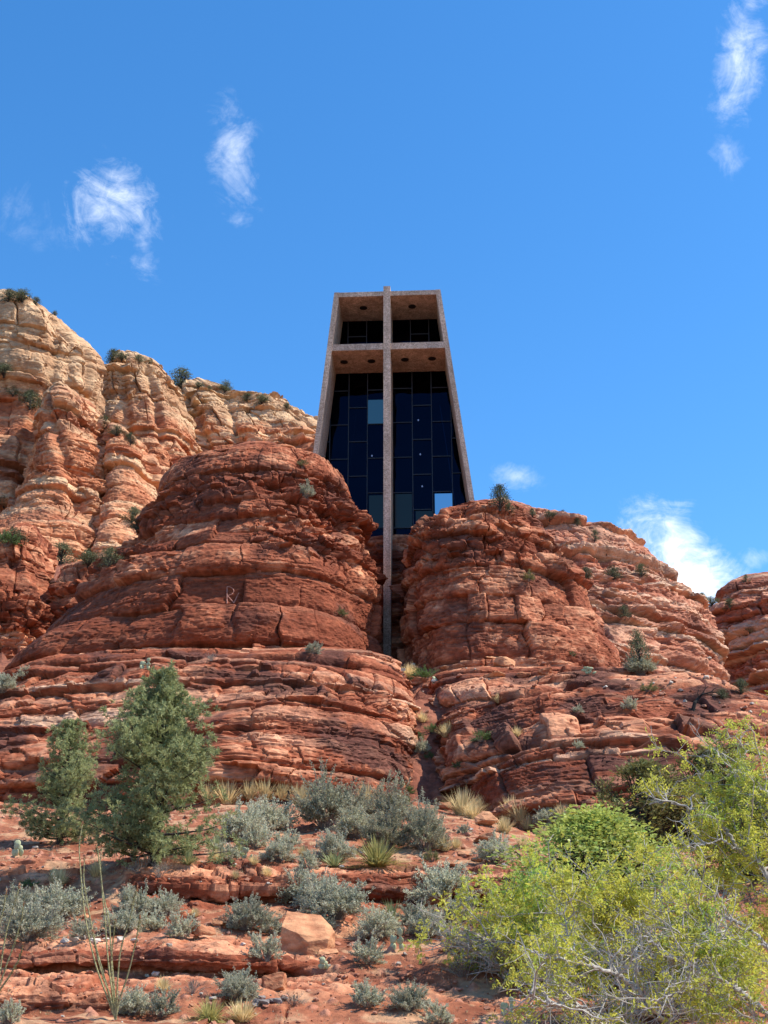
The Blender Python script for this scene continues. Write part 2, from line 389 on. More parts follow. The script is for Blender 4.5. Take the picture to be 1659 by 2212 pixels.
def zb(py, Y): return at(600, py, Y).z
S_UP = dict(seed=11, warp=.3, tmin=.5, tmax=1.2, bed=.45, round=.24, joint=.8, block=.55, crack=.15, spall=.46, spall_size=.85, spall_bias=.15, lam=.22, lam_t=.26, f1=.06, f2=.05, blocky=.35, cream=.0, creamline=.08, varnish=.55, v0=.16, thinprob=.2, tone=-.17, smooth=.35)
B_LEFT = dict(bounds=[zb(1405, 67.6), zb(1322, 68.7), zb(1252, 69.6), zb(1192, 70.4), zb(1165, 70.8), zb(1130, 71.6), zb(1100, 72.1), zb(1066, 72.9), zb(1034, 73.5), zb(985, 75)], rub=(zb(1270, 69.5), zb(1180, 70.6)), rubtop=(zb(1050, 73.2), zb(1028, 73.6)), calm=zb(1036, 73.5), bumpz=[(zb(1034, 73.5), zb(960, 76), .45), (zb(1252, 69.6), zb(1192, 70.4), .15), (zb(1405, 67.6), zb(1322, 68.7), .2)])
B_RIGHT = dict(bounds=[zb(1428, 69.6), zb(1345, 70.6), zb(1290, 71.1), zb(1232, 71.9), zb(1196, 72.4), zb(1165, 73), zb(1132, 73.7), zb(1105, 75)], rub=(zb(1260, 71.5), zb(1190, 72.5)), bumpz=[(zb(1232, 71.9), zb(1180, 72.6), .12)])
S_LOW = dict(seed=23, warp=.30, tmin=.4, tmax=1.7, bed=.38, round=.32, joint=1.1, block=.36, crack=.16, spall=.30, spall_size=1.2, spall_bias=.0, lam=.14, lam_t=.2, f1=.07, f2=.045, blocky=.08, cream=.08, creamline=.4, varnish=.85, v0=.08, thinprob=.4, tone=-.08, smooth=.4)
def vary(S, **k): d = dict(S); d.update(k); return d

# ---- the two rock shoulders either side of the chapel
ring_mass('rock_butte', [(964,515,545,76.4),(968,503,575,75.9),(976,492,604,75.3),(1000,468,640,74.4),(1028,378,703,73.6),(1060,352,738,73),
    (1110,345,757,72),(1150,318,788,71.2),(1175,300,792,70.6),(1240,252,790,69.6),(1270,230,790,69.2),(1320,195,802,68.7),(1400,112,806,67.7),(1450,55,804,67.1),(1520,-20,798,66.5),(1620,-60,798,66)],
    77, vary(S_UP, **B_LEFT), .075, 'dark red sandstone butte with broken ledges left of the chapel', 'butte', xm=-7.0, nexp=2.2, back=6, lumps=(.55, 6))
ring_mass('rock_butte', [(1100,1068,1105,75.4),(1106,1035,1120,75),(1116,960,1150,74.4),(1140,905,1165,73.6),(1165,880,1180,73.0),
    (1200,873,1200,72.3),(1260,873,1240,71.5),(1300,873,1268,71),(1340,873,1288,70.6),(1400,873,1312,70),(1440,873,1335,69.6),(1540,873,1350,69)],
    77, vary(S_UP, seed=37, joint=1.0, spall=.45, spall_size=1.0, bed=.2, round=.2, **B_RIGHT), .075, 'dark red sandstone butte with big angular blocks right of the chapel', 'butte', xm=6.0, nexp=2.15, back=6, lumps=(.5, 5))
ring_mass('rock_saddle', [(1160,815,880,81.7),(1166,790,905,81.2),(1180,772,925,80.8),(1250,765,935,80.3),(1340,760,940,79.9),(1440,755,945,79.5),(1540,750,950,79.3)],
    82.1, vary(S_UP, seed=41, bed=.2, block=.25, spall=.25, tone=-.2), .09, 'dark red rock closing the cleft behind the foot of the cross', 'rock', nexp=3.2, back=.15, lumps=(.15, 4))
# ---- the rounded domes below
ring_mass('rock_dome', [(21.5,-6,-3,68.6),(21.3,-11,-.6,67.6),(20.8,-15,.7,66.2),(20.0,-17.5,1.3,63.6),(18,-20,1.75,60),(16,-22,2.0,57.2),(14,-24,2.1,54.8),(12.6,-26,2.15,52.6),(11.6,-27,2.2,52.1),(10.6,-27.5,2.25,52.5),(8,-28,2.3,52.5),(6,-28,2.3,52.4)],
    69.5, S_LOW, .07, 'rounded red sandstone dome of stacked ledges below the left butte', 'rock dome', px=False, xm=-6.0, nexp=2.9, back=5, lumps=(.6, 8))
ring_mass('rock_dome', [(20.4,6,10,69),(20.2,3.4,13,67.8),(19.8,2.6,14.6,66.4),(19,2.3,17,64.2),(18,2.25,19,61.7),(16,2.3,21.5,57.4),(14,2.4,23,53.8),(12,2.4,24.5,50.4),(10.6,2.5,26,48.4),(9.4,2.6,26.5,47.6),(8,2.6,27,47.2),(5,2.6,27,46.8)],
    69.5, vary(S_LOW, seed=47, tmin=.6, tmax=2.2, block=.45, blocky=.15, cream=.12, creamline=.3, tone=-.12, tilt=-.015), .07, 'rounded red sandstone dome with cracked blocks below the right butte', 'rock dome', px=False, xm=10, nexp=3.6, back=5, lumps=(.6, 7))

# ---- the hills behind on the right
PALR = dict(lo=C(.30, .10, .058), mid=C(.43, .17, .10), hi=C(.56, .29, .18), cream=C(.60, .40, .27), dark=C(.13, .062, .045))
S_HILL = dict(seed=61, k=2.0, warp=.8, tmin=.9, tmax=4.2, bed=1.3, round=.8, joint=2.4, block=.9, crack=.4, tone=.14, spall=.4, spall_size=1.3, lam=.45, lam_t=.3, f1=.5, f2=.14, cream=.32, creamline=1, varnish=.5, v0=.18, thinprob=.4, pal=PALR, smooth=1.2, tilt=.03)
ring_mass('rock_hill', [(1094,1040,1090,134.5),(1100,960,1120,134),(1110,900,1160,133),(1122,880,1212,131.5),(1138,870,1262,130),(1172,860,1330,128),(1215,860,1400,126),(1255,850,1450,124),(1310,850,1506,121.5),(1350,840,1527,119.5),(1420,840,1533,116.5),(1500,830,1533,112.5),(1560,820,1538,109),(1700,800,1545,104)],
    137, S_HILL, .13, 'layered orange sandstone hill stepping down behind the right butte', 'hill', xm=12, nexp=2.0, back=12, mat=M_FAR, lumps=(1.5, 11))
ring_mass('rock_hill', [(1250,1600,1720,151),(1260,1566,1770,150),(1285,1546,1790,148.6),(1320,1537,1800,147),(1400,1534,1850,144),(1480,1540,1880,141),(1560,1546,1900,138),(1700,1552,1930,134)],
    154, vary(S_HILL, seed=71, tone=-.18, tilt=-.04), .13, 'reddish layered rock hill at the right edge beyond the dark gap', 'hill', nexp=2.3, back=12, mat=M_FAR, lumps=(1.6, 9))

# ---- the tall cliffs behind on the left: cream beds above red ones
PALC = dict(lo=C(.34, .17, .085), mid=C(.48, .275, .15), hi=C(.62, .42, .25), cream=C(.66, .52, .36), dark=C(.24, .13, .085))
PALO = dict(lo=C(.34, .115, .055), mid=C(.47, .185, .090), hi=C(.58, .29, .155), cream=C(.62, .41, .24), dark=C(.17, .08, .055))
def cliff_colour(zlo, zhi, seed):
    def f(P, c, info):
        # the same pattern in the two palettes, joined along a wavy contact
        g = c.mean(1, keepdims=True); t = np.clip((g - .12)/.3, 0, 1)
        cc = PALC['lo'] + (PALC['hi'] - PALC['lo'])*t
        k = sstep(zlo, zhi, info['z'] + 4*pn(P[:,0]/9, P[:,1]/9, P[:,2]/5, seed) + 2*info['fn'])[:, None]
        st = sstep(.15, .4, fbm(P[:,0]*.35, P[:,1]*.35, P[:,2]*.05, 3, seed+3))[:, None]*.30      # streaks of run-off
        c = c + (cc - c)*k
        return c*(1 - st*np.array([.35, .45, .5], np.float32))
    return f
S_CL = dict(seed=81, k=2.0, warp=1.0, tmin=.6, tmax=4.5, bed=.85, round=.42, joint=2.4, block=1.25, crack=.6, spall=.65, spall_size=1.6, spall_bias=.0, lam=.5, lam_t=.36, f1=.18, f2=.14, flute=(.8, 8.5), cream=.18, creamline=.8, varnish=.35, v0=.18, thinprob=.35, pal=PALO, smooth=1.6, blocky=.1)
def zpx(py, Y): return at(300, py, Y).z
ring_mass('cliff', [(844,395,455,207),(852,385,490,206),(862,375,512,205),(876,368,560,203.5),(890,360,622,202),(915,355,672,200.5),(950,350,722,198.5),(1000,345,770,196),(1070,340,822,192),(1170,330,860,186),(1340,300,900,176)],
    212, vary(S_CL, seed=83), .19, 'pale layered cliff ridge running down behind the chapel', 'cliff', nexp=2.2, back=20, mat=M_FAR, lumps=(2.6, 14), colour=cliff_colour(zpx(980, 202), zpx(900, 202), 5))
ring_mass('cliff', [(788,262,298,191),(796,246,330,189.8),(810,239,357,188.4),(834,222,378,187),(864,205,386,186.4),(897,200,398,186),(942,200,416,185.4),(1012,200,440,183.6),(1072,250,470,180.5),(1162,250,525,175),(1342,240,600,166)],
    196, vary(S_CL, seed=85), .17, 'cream topped cliff buttress with dark bushes on its brow, middle of the left cliffs', 'cliff', nexp=2.4, back=16, mat=M_FAR, lumps=(1.4, 9), colour=cliff_colour(zpx(940, 186), zpx(850, 186), 6))
ring_mass('cliff', [(662,-30,30,170),(672,-90,66,168),(688,-120,108,166),(708,-130,152,164.6),(732,-140,190,163.6),(765,-150,219,162.8),(805,-160,236,162.2),(850,-160,237,162.2),(892,-165,226,162.8),(925,-170,215,163.4),(980,-170,205,163),(1080,-180,200,160),(1270,-200,210,154)],
    174, vary(S_CL, seed=87, tmax=9, tmin=1.2, spall=.45, lam=.28, f2=.10, bed=1.5, block=1.6, varnish=.5, v0=.08), .16, 'tallest cream and orange cliff with a domed top at the left edge', 'cliff', nexp=2.8, back=14, mat=M_FAR, lumps=(1.6, 10), colour=cliff_colour(zpx(900, 163), zpx(790, 163), 7))
ring_mass('cliff_pillar', [(842,122,150,158.4),(850,108,172,157),(870,96,192,155.6),(898,86,204,154.4),(933,80,226,153.4),(968,79,238,152.8),(1018,78,246,152.3),(1068,74,252,151.6),(1103,62,262,150.4),(1118,40,268,149.6),(1163,20,278,147.6),(1208,0,292,145),(1268,-40,302,142),(1388,-90,320,136)],
    161, vary(S_CL, seed=89, tmax=5), .15, 'orange rock pillar standing out in front of the left cliff', 'cliff', nexp=2.1, back=10, mat=M_FAR, lumps=(1.0, 8), colour=cliff_colour(zpx(880, 154), zpx(800, 154), 8))
ring_mass('cliff_pillar', [(944,238,268,160.4),(952,228,292,159),(972,218,318,157.6),(1005,212,342,156.4),(1045,208,355,155.6),(1080,205,361,155),(1120,200,362,154.4),(1180,190,372,151),(1330,170,420,144)],
    165, vary(S_CL, seed=91, block=.6, spall=.7, tone=.12), .15, 'smooth orange rock lobe leaning against the right foot of the left pillar', 'cliff', nexp=2.0, back=8, mat=M_FAR, lumps=(.9, 8), colour=cliff_colour(zpx(900, 156), zpx(820, 156), 9))
S_PIL = vary(S_UP, seed=101, k=1.2, tone=-.02, spall=.6, bed=.4, tmax=3.5, varnish=.4)
ring_mass('rock_pillar', [(1152,56,84,96.6),(1160,42,100,96),(1180,26,110,95.2),(1205,6,114,94.6),(1240,-8,119,94.2),(1300,-25,122,93.8),(1380,-45,124,93.4),(1450,-60,128,93),(1560,-80,140,92)],
    99, S_PIL, .10, 'dark red rock pillar at the left edge beside the butte', 'rock pillar', nexp=2.4, back=4, lumps=(1.0, 4))
ring_mass('rock_pillar', [(1236,150,232,97.4),(1246,132,258,96.6),(1290,126,278,95.8),(1360,124,300,95.2),(1450,120,320,94.6),(1560,110,330,94)],
    100, vary(S_PIL, seed=103), .10, 'stubby dark red rock between the left pillar and the butte', 'rock pillar', nexp=2.6, back=4, lumps=(.9, 4))

# ------------------------------------------------------------------ the ground in front, with its rock ledges
def ground_sheet():
    # profile along the view: (y, z, rows up to the next knot, rockiness)
    kn = [(-6,-.15,4,0),(4,.1,6,0),(12,.75,20,0),(18,1.62,14,.1),(20,1.98,40,.15),
          (21.9,2.16,10,.3),(21.95,2.42,12,1),(22.15,2.52,24,.8),(23.4,2.60,30,.35),(25.15,2.78,8,.7),(25.35,2.84,12,1),(24.95,3.02,16,1),(25.15,3.20,16,1),(25.8,3.32,30,.75),(27.6,3.60,48,.2),
          (30.7,4.46,10,.6),(30.95,4.58,14,1),(30.5,4.86,18,1),(30.7,5.20,16,1),(31.6,5.42,26,.85),(33.4,5.66,26,.35),(35,6.08,70,.12),(40,7.5,76,.15),(46,9.15,42,.2),(51,10.1,18,.3),(58,11.6,0,.3)]
    Yk = np.array([k[0] for k in kn], float); Zk = np.array([k[1] for k in kn], float); Rk = np.array([k[3] for k in kn], float)
    nk = len(kn); seg = [k[2] for k in kn[:-1]]
    tt = np.concatenate([np.arange(s)/s + a for a, s in enumerate(seg)] + [[nk-1]]); nr = len(tt)
    nc = 760; u = np.linspace(-.40, .40, nc)
    # straight slope used where a ledge dies out
    flat = {k: (None) for k in range(nk)}
    Yc = np.repeat(Yk[:, None], nc, 1); Zc = np.repeat(Zk[:, None], nc, 1); Rc = np.repeat(Rk[:, None], nc, 1)
    def ledge(a, b, act, wob, seed):
        """knots a..b are the ledge; act (nc) fades it to a plain slope; wob moves it to and fro"""
        y0, y1 = Yk[a]-.9, Yk[b]+.9; z0, z1 = np.interp(y0, [Yk[a-1], Yk[a]], [Zk[a-1], Zk[a]]), np.interp(y1, [Yk[b], Yk[b+1]], [Zk[b], Zk[b+1]])
        w = wob * fbm(u*9, u*0+seed, u*0, 3, seed)
        for n, k in enumerate(range(a, b+1)):
            s = n/(b-a); yf = y0+(y1-y0)*s; zf = z0+(z1-z0)*s
            Yc[k] = Yk[k]*act + yf*(1-act) + w; Zc[k] = Zk[k]*act + zf*(1-act) + .35*w*.2; Rc[k] = Rk[k]*act + .15*(1-act)
    px = 829.5 + u*FPX                              # rough picture column
    ledge(5, 7, sstep(420, 250, px)*.9+.1, .5, 3)
    ledge(9, 13, np.clip(sstep(780, 560, px), .12, 1), .55, 5)
    ledge(15, 19, np.clip(sstep(230, 380, px)*sstep(1260, 1080, px), .12, 1), .8, 8)
    Y = np.empty((nr, nc)); Z = np.empty((nr, nc)); RK = np.empty((nr, nc))
    i = np.minimum(tt.astype(int), nk-2); f = (tt - i)[:, None]
    Y = Yc[i]*(1-f) + Yc[i+1]*f; Z = Zc[i]*(1-f) + Zc[i+1]*f; RK = Rc[i]*(1-f) + Rc[i+1]*f
    for _ in range(2):                              # soften the knots a little
        Z[1:-1] = .25*Z[:-2] + .5*Z[1:-1] + .25*Z[2:]; Y[1:-1] = .25*Y[:-2] + .5*Y[1:-1] + .25*Y[2:]
    X = u[None]*np.maximum(Y, 14)*1.0
    Z = Z + .45*fbm(X/9, Y/9, 0*X, 2, 4)*sstep(14, 22, Y)*(1-RK*.6) - 1.15*sstep(1.5, 8, X)*sstep(36, 44, Y) + .0*X
    G = np.stack([X, Y, Z], -1); n = grid_normals(G)
    n *= np.sign(n[..., 2:3].mean()) if n[..., 2].mean() != 0 else 1
    P = G.reshape(-1, 3).astype(np.float32); x, y, z = P.T
    S = dict(seed=131, k=.5, warp=.25, tmin=.12, tmax=.5, bed=.16, round=.10, joint=.9, block=.22, crack=.12, spall=.12, spall_size=1.4, lam=.04, lam_t=.16, f1=.09, f2=.025, cream=.06, creamline=.2, varnish=.6, v0=.14, thinprob=.3, tone=-.10, blocky=.1)
    h, c, info = rock_field(P, x*1.0, S)
    rk = RK.ravel() + .38*fbm(x*.45, y*.45, z*.2, 3, 6)
    rk = sstep(.26, .56, rk)
    # loose soil with gravel and low stones
    soil = .09*fbm(x*.6, y*.6, z*0, 3, 12) + .030*fbm(x*4, y*4, z*4, 3, 14)
    f1, f2, cid = worley(x*3.2, y*2.4, z*3.2, 5); rr = ((cid >> np.uint32(7)) & np.uint32(255)).astype(np.float32)/255
    stone = np.where(rr > .60, np.clip(.34 - f1, 0, .3)*.34, 0); soil = soil + stone
    hh = soil*(1-rk) + h*rk
    nt = fbm(x*.5, y*.5, z*.3, 4, 15)
    t = np.clip(.5 + .6*nt + .3*fbm(x*5, y*5, z*5, 2, 19), 0, 1)[:, None]
    sc = C(.18, .056, .029)*(1-t) + C(.34, .128, .066)*t
    lit = sstep(.05, .3, fbm(x*1.3, y*1.3, z, 4, 17))[:, None]*.7; sc = sc + (C(.46, .28, .16) - sc)*lit      # straw and litter
    sc = sc + (C(.44, .20, .13) - sc)*(stone > .012)[:, None]*.7
    c = sc*(1-rk[:, None]) + c*rk[:, None]
    V = G.reshape(-1, 3) + n.reshape(-1, 3)*hh[:, None]
    me = mesh_np('ground', V, [grid_faces(nr, nc)], c, M_GROUND)
    tag(link('ground', me), 'red soil and sandstone ledges rising from the camera to the rock domes', 'ground', None, 'structure')
ground_sheet()
def hillside_sheet():
    ys = np.concatenate([np.linspace(46, 84, 160), np.linspace(84.6, 270, 110)]); xs = np.linspace(-1, 1, 330)
    Y = np.repeat(ys[:, None], len(xs), 1); X = xs[None]*(18 + .42*(Y-48))
    zl = np.interp(Y, [46,50,54,58,62,66,72,79,90,95,102,130,150,170,270], [4.5,8.0,9.8,12.4,15.4,18.3,21.3,23.1,26,28.5,35,48,55,64,95])
    zr = np.interp(Y, [46,50,54,58,62,66,72,79,90,110,150,270], [4.5,8.0,9.8,12.4,15.4,18.3,21.3,23.1,23,25,36,60])
    k = sstep(-8, 6, X); Z = zl*(1-k) + zr*k - .35*sstep(8, 40, X)*sstep(60, 100, Y)*(X-8)*.6 - 9*sstep(11, 21, X)*sstep(54, 66, Y)*sstep(150, 110, Y)
    x, y, z = X.ravel(), Y.ravel(), Z.ravel()
    Z = Z + (.9*fbm(x/5, y/5, 0*x, 4, 33)).reshape(Z.shape)*sstep(49, 56, Y) + (.25*fbm(x*1.1, y*1.1, 0*x, 3, 35)).reshape(Z.shape)
    f1, f2, cid = worley(x*1.3, y*1.3, z*1.3, 77); Z = Z + (np.where(((cid >> np.uint32(6)) & np.uint32(3)) == 0, np.clip(.45-f1, 0, .4)*1.1, 0)).reshape(Z.shape)
    t = np.clip(.5 + .7*fbm(x*.4, y*.4, z*.4, 4, 37) + .5*fbm(x*2, y*2, z*2, 3, 39), 0, 1)[:, None]
    c = C(.17, .055, .034)*(1-t) + C(.30, .12, .072)*t
    V = np.stack([X.ravel(), Y.ravel(), Z.ravel()], -1)
    tag(link('hillside', mesh_np('hillside', V, [grid_faces(*X.shape)], c, M_ROCK)), 'red earth slope filling the gullies between the rocks', 'hillside', None, 'structure')
hillside_sheet()
def plain():
    n = 60; a = np.linspace(-1, 1, n); g = np.sign(a)*np.abs(a)**3*4000
    X, Y = np.meshgrid(g, g); Z = -1.2 - .002*np.hypot(X, Y) + 1.0*np.asarray(fbm(X.ravel()/90, Y.ravel()/90, X.ravel()*0, 2, 3)).reshape(X.shape)*.6
    V = np.stack([X.ravel(), Y.ravel(), Z.ravel()], -1); t = np.clip(.5+fbm(X.ravel()/30, Y.ravel()/30, 0*X.ravel(), 3, 8), 0, 1)[:, None]
    tag(link('plain', mesh_np('plain', V, [grid_faces(n, n)], C(.26,.12,.075)*(1-t)+C(.16,.13,.08)*t, M_GROUND)), 'wide dry valley floor around the hill', 'plain', None, 'structure')
plain()
#PART2
# ------------------------------------------------------------------ chapel
def concrete_mat():
    m, nt, b, o = new_mat('pebble_concrete'); N = nt.nodes; L = nt.links
    tc = N.new('ShaderNodeTexCoord')
    v = N.new('ShaderNodeTexVoronoi'); v.inputs['Scale'].default_value = 17; L.new(tc.outputs['Object'], v.inputs['Vector'])
    bw = N.new('ShaderNodeSeparateColor'); L.new(v.outputs['Color'], bw.inputs[0])
    rp = N.new('ShaderNodeValToRGB'); e = rp.color_ramp.elements
    e[0].position = 0; e[0].color = (.35, .235, .175, 1); e[1].position = 1; e[1].color = (.68, .50, .385, 1)
    x = e.new(.5); x.color = (.52, .365, .27, 1); L.new(bw.outputs[0], rp.inputs[0])
    n = N.new('ShaderNodeTexNoise'); n.inputs['Scale'].default_value = .8; n.inputs['Detail'].default_value = 6; L.new(tc.outputs['Object'], n.inputs['Vector'])
    mr = N.new('ShaderNodeMapRange'); mr.inputs[1].default_value = .3; mr.inputs[2].default_value = .7; mr.inputs[3].default_value = .8; mr.inputs[4].default_value = 1.15; L.new(n.outputs[0], mr.inputs[0])
    mx = N.new('ShaderNodeMixRGB'); mx.blend_type = 'MULTIPLY'; mx.inputs[0].default_value = 1; L.new(rp.outputs[0], mx.inputs[1]); L.new(mr.outputs[0], mx.inputs[2])
    L.new(mx.outputs[0], b.inputs['Base Color']); b.inputs['Roughness'].default_value = .95; b.inputs['Specular IOR Level'].default_value = .1
    mp = N.new('ShaderNodeMapping'); mp.inputs['Scale'].default_value = (1.6, 1.6, .12); L.new(tc.outputs['Object'], mp.inputs[0])
    n2 = N.new('ShaderNodeTexNoise'); n2.inputs['Scale'].default_value = 1.5; n2.inputs['Detail'].default_value = 5; L.new(mp.outputs[0], n2.inputs['Vector'])
    m2 = N.new('ShaderNodeMapRange'); m2.inputs[1].default_value = .35; m2.inputs[2].default_value = .65; m2.inputs[3].default_value = .78; m2.inputs[4].default_value = 1.12; L.new(n2.outputs[0], m2.inputs[0])
    sx = N.new('ShaderNodeSeparateXYZ'); L.new(tc.outputs['Object'], sx.inputs[0])      # lift joints every 2.4 m
    md = N.new('ShaderNodeMath'); md.operation = 'PINGPONG'; md.inputs[1].default_value = 1.2; L.new(sx.outputs[2], md.inputs[0])
    jt = N.new('ShaderNodeMapRange'); jt.inputs[1].default_value = .0; jt.inputs[2].default_value = .035; jt.inputs[3].default_value = .72; jt.inputs[4].default_value = 1.0; L.new(md.outputs[0], jt.inputs[0])
    mm = N.new('ShaderNodeMath'); mm.operation = 'MULTIPLY'; L.new(m2.outputs[0], mm.inputs[0]); L.new(jt.outputs[0], mm.inputs[1])
    mx2 = N.new('ShaderNodeMixRGB'); mx2.blend_type = 'MULTIPLY'; mx2.inputs[0].default_value = 1; L.new(mx.outputs[0], mx2.inputs[1]); L.new(mm.outputs[0], mx2.inputs[2]); L.new(mx2.outputs[0], b.inputs['Base Color'])
    bp = N.new('ShaderNodeBump'); bp.inputs['Distance'].default_value = .03; bp.inputs['Strength'].default_value = .6; L.new(v.outputs['Distance'], bp.inputs['Height']); L.new(bp.outputs[0], b.inputs['Normal'])
    return m
def glass_mat(name, tint, refl, rough=.01):
    m, nt, b, o = new_mat(name); N = nt.nodes; L = nt.links; N.remove(b)
    t = N.new('ShaderNodeBsdfTransparent'); t.inputs[0].default_value = (*tint, 1)
    g = N.new('ShaderNodeBsdfGlossy'); g.inputs['Roughness'].default_value = rough; g.inputs[0].default_value = (*refl, 1)
    tc = N.new('ShaderNodeTexCoord'); nz = N.new('ShaderNodeTexNoise'); nz.inputs['Scale'].default_value = .45; nz.inputs['Detail'].default_value = 1; L.new(tc.outputs['Object'], nz.inputs['Vector'])
    bp = N.new('ShaderNodeBump'); bp.inputs['Distance'].default_value = .12; bp.inputs['Strength'].default_value = .5; L.new(nz.outputs[0], bp.inputs['Height']); L.new(bp.outputs[0], g.inputs['Normal'])
    lw = N.new('ShaderNodeFresnel'); lw.inputs[0].default_value = 1.7
    mi = N.new('ShaderNodeMixShader'); L.new(lw.outputs[0], mi.inputs[0]); L.new(t.outputs[0], mi.inputs[1]); L.new(g.outputs[0], mi.inputs[2]); L.new(mi.outputs[0], o.inputs[0])
    return m
def chapel():
    M_CON = concrete_mat(); M_MUL = plain_mat('dark_metal', (.04, .042, .05), .5, metallic=.3)
    M_GL = glass_mat('dark_glass', (.09, .12, .19), (.075, .105, .20)); M_GL2 = glass_mat('clear_glass', (.42, .45, .5), (.5, .65, 1.0))
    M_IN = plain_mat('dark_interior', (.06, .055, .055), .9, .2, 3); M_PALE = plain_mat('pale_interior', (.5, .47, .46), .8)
    M_MIRR = plain_mat('reflective_glass', (.44, .50, .54), .05, metallic=1.0); M_MIRD = plain_mat('dim_reflective_glass', (.17, .17, .145), .08, metallic=1.0)
    M_LAMP = plain_mat('recessed_lamp', (.015, .012, .01), .4)
    O = at(845, 1440, 79.0); psi = .055
    U = Vector((math.cos(psi), -math.sin(psi), 0)); B = Vector((math.sin(psi), math.cos(psi), 0)); D = 3.3
    def zp(zx, zy): return (740 + zx/3.16)*.86406, (680 + zy/3.16)*.86406
    def fp(zx, zy, d=0.0):
        r = ray(*zp(zx, zy)); t = ((O - EYE).dot(B) + d)/r.dot(B); p = EYE + r*t
        return (p - O).dot(U), p.z
    def W(u, w, d): p = O + U*u + B*d; return (p.x - O.x, p.y - O.y, w - O.z)
    root = thing('chapel', 'tall tapered brown concrete chapel with a giant cross, wedged between two red buttes', 'chapel', O)
    def prism(mb, poly, d0, d1):
        n = len(poly); V = [W(u, w, d0) for u, w in poly] + [W(u, w, d1) for u, w in poly]
        f = []
        for k in range(1, n-1): f += [[0, k, k+1], [n, n+k+1, n+k]]
        mb.add(V, f, [[k, n+k, n+(k+1) % n, (k+1) % n] for k in range(n)])
    def box(mb, u0, u1, w0, w1, d0, d1): prism(mb, [(u0, w0), (u1, w0), (u1, w1), (u0, w1)], d0, d1)
    # the frame: lines of the legs in the plane of the front
    lo = lambda y: 302 - .1323*(y-168); ro = lambda y: 1140 + .1620*(y-135)
    wt = (fp(302, 168)[1] + fp(1140, 135)[1])/2; wtb = (fp(335, 200)[1] + fp(1105, 175)[1])/2
    wa1 = (fp(285, 578)[1] + fp(1165, 545)[1])/2; wa0 = (fp(272, 626)[1] + fp(1175, 596)[1])/2
    wb = O.z + 3.0
    def line(f, off, y0, y1):
        a, b = fp(f(y0)+off, y0), fp(f(y1)+off, y1); k = (b[0]-a[0])/(b[1]-a[1]); return lambda w: a[0] + k*(w-a[1])
    Lo = line(lo, 0, 180, 1540); Li = line(lo, 40, 200, 1540); Ro = line(ro, 0, 140, 1840); Ri = line(ro, -40, 180, 1840)
    DB = 17.0
    def leg(a, b):
        mb = MB(); prism(mb, [(a(wb), wb), (b(wb), wb), (b(wt), wt), (a(wt), wt)], -.03, DB); return mb.build('side_wall', M_CON, root)
    leg(Lo, Li); leg(Ri, Ro)
    mb = MB(); prism(mb, [(Li(wtb)-.02, wtb), (Ri(wtb)+.02, wtb), (Ri(wt-.004)+.02, wt-.004), (Li(wt-.004)-.02, wt-.004)], 0, DB-.01)
    roof = mb.build('roof_slab', M_CON, root)
    mb = MB(); prism(mb, [(Li(wa0)-.03, wa0), (Ri(wa0)+.03, wa0), (Ri(wa1)+.03, wa1), (Li(wa1)-.03, wa1)], 0, D-.012)
    arm = mb.build('cross_arm', M_CON, root)
    f0, f1 = fp(691, 300)[0], fp(745, 300)[0]; wft = fp(718, 116)[1]
    mb = MB(); box(mb, f0, f1, O.z-1.2, wft, -.075, D-.02); mb.build('cross_upright', M_CON, root)
    # soffit lamps: a rim and a dark well
    def lamp(zx, zy, w, par):
        r = ray(*zp(zx, zy)); p = EYE + r*((w - EYE.z)/r.z) - O
        mb = MB(); th = np.arange(20)/20*2*np.pi; rr, zz = [.20, .27, .27, .0], [-.01, -.02, .02, .004]
        V = [(p.x + rr[k]*math.cos(t), p.y + rr[k]*math.sin(t), p.z + zz[k]) for k in range(3) for t in th] + [(p.x, p.y, p.z-.004)]
        q = [[k*20+j, k*20+(j+1) % 20, (k+1)*20+(j+1) % 20, (k+1)*20+j] for k in range(2) for j in range(20)]
        mb.add(V, [[60, j, (j+1) % 20] for j in range(20)], q); mb.build('recessed_light', M_LAMP, par)
    for a in ((533, 284), (917, 272)): lamp(*a, wtb, roof)
    for a in ((380, 711), (596, 704), (861, 692), (1075, 684)): lamp(*a, wa0, arm)
    # windows behind the cross
    gu = lambda zx, zy: fp(zx, zy, D)
    wl = fp(700, 2560, D)[1]
    def window(side, w0, w1, verts, trans, name):
        g = MB(); a0 = (Li(w0)+.01, Li(w1)+.01) if side < 0 else (f1+.003, f1+.003); b0 = (f0-.003, f0-.003) if side < 0 else (Ri(w0)-.01, Ri(w1)-.01)
        prism(g, [(a0[0], w0), (b0[0], w0), (b0[1], w1), (a0[1], w1)], D+.01, D+.03)
        glass = g.build('window', M_GL, root); m = MB()
        for zx, zy in verts:
            u = gu(zx, zy)[0]; top = w1
            if side < 0 and u < a0[1] and abs(a0[1]-a0[0]) > .01: top = min(w1, w0 + (w1-w0)*(u-a0[0])/(a0[1]-a0[0]))
            if side > 0 and u > b0[1]: top = min(w1, w0 + (w1-w0)*(b0[0]-u)/(b0[0]-b0[1]))
            box(m, u-.028, u+.028, w0, top, D-.07, D+.005)
        for (x0, x1, zy) in trans:
            u0, w = gu(x0, zy); u1, _ = gu(x1, zy); lim0 = Li(w) if side < 0 else f1; lim1 = f0 if side < 0 else Ri(w)
            box(m, max(u0+.035, lim0), min(u1-.035, lim1), w-.03, w+.03, D-.06, D+.004)
        m.build('mullion', M_MUL, glass)
    window(-1, wa1, wtb, [(411, 480), (558, 480)], [(411, 558, 515)], 'ul')
    window(1, wa1, wtb, [(904, 460), (1049, 460)], [(904, 1049, 493)], 'ur')
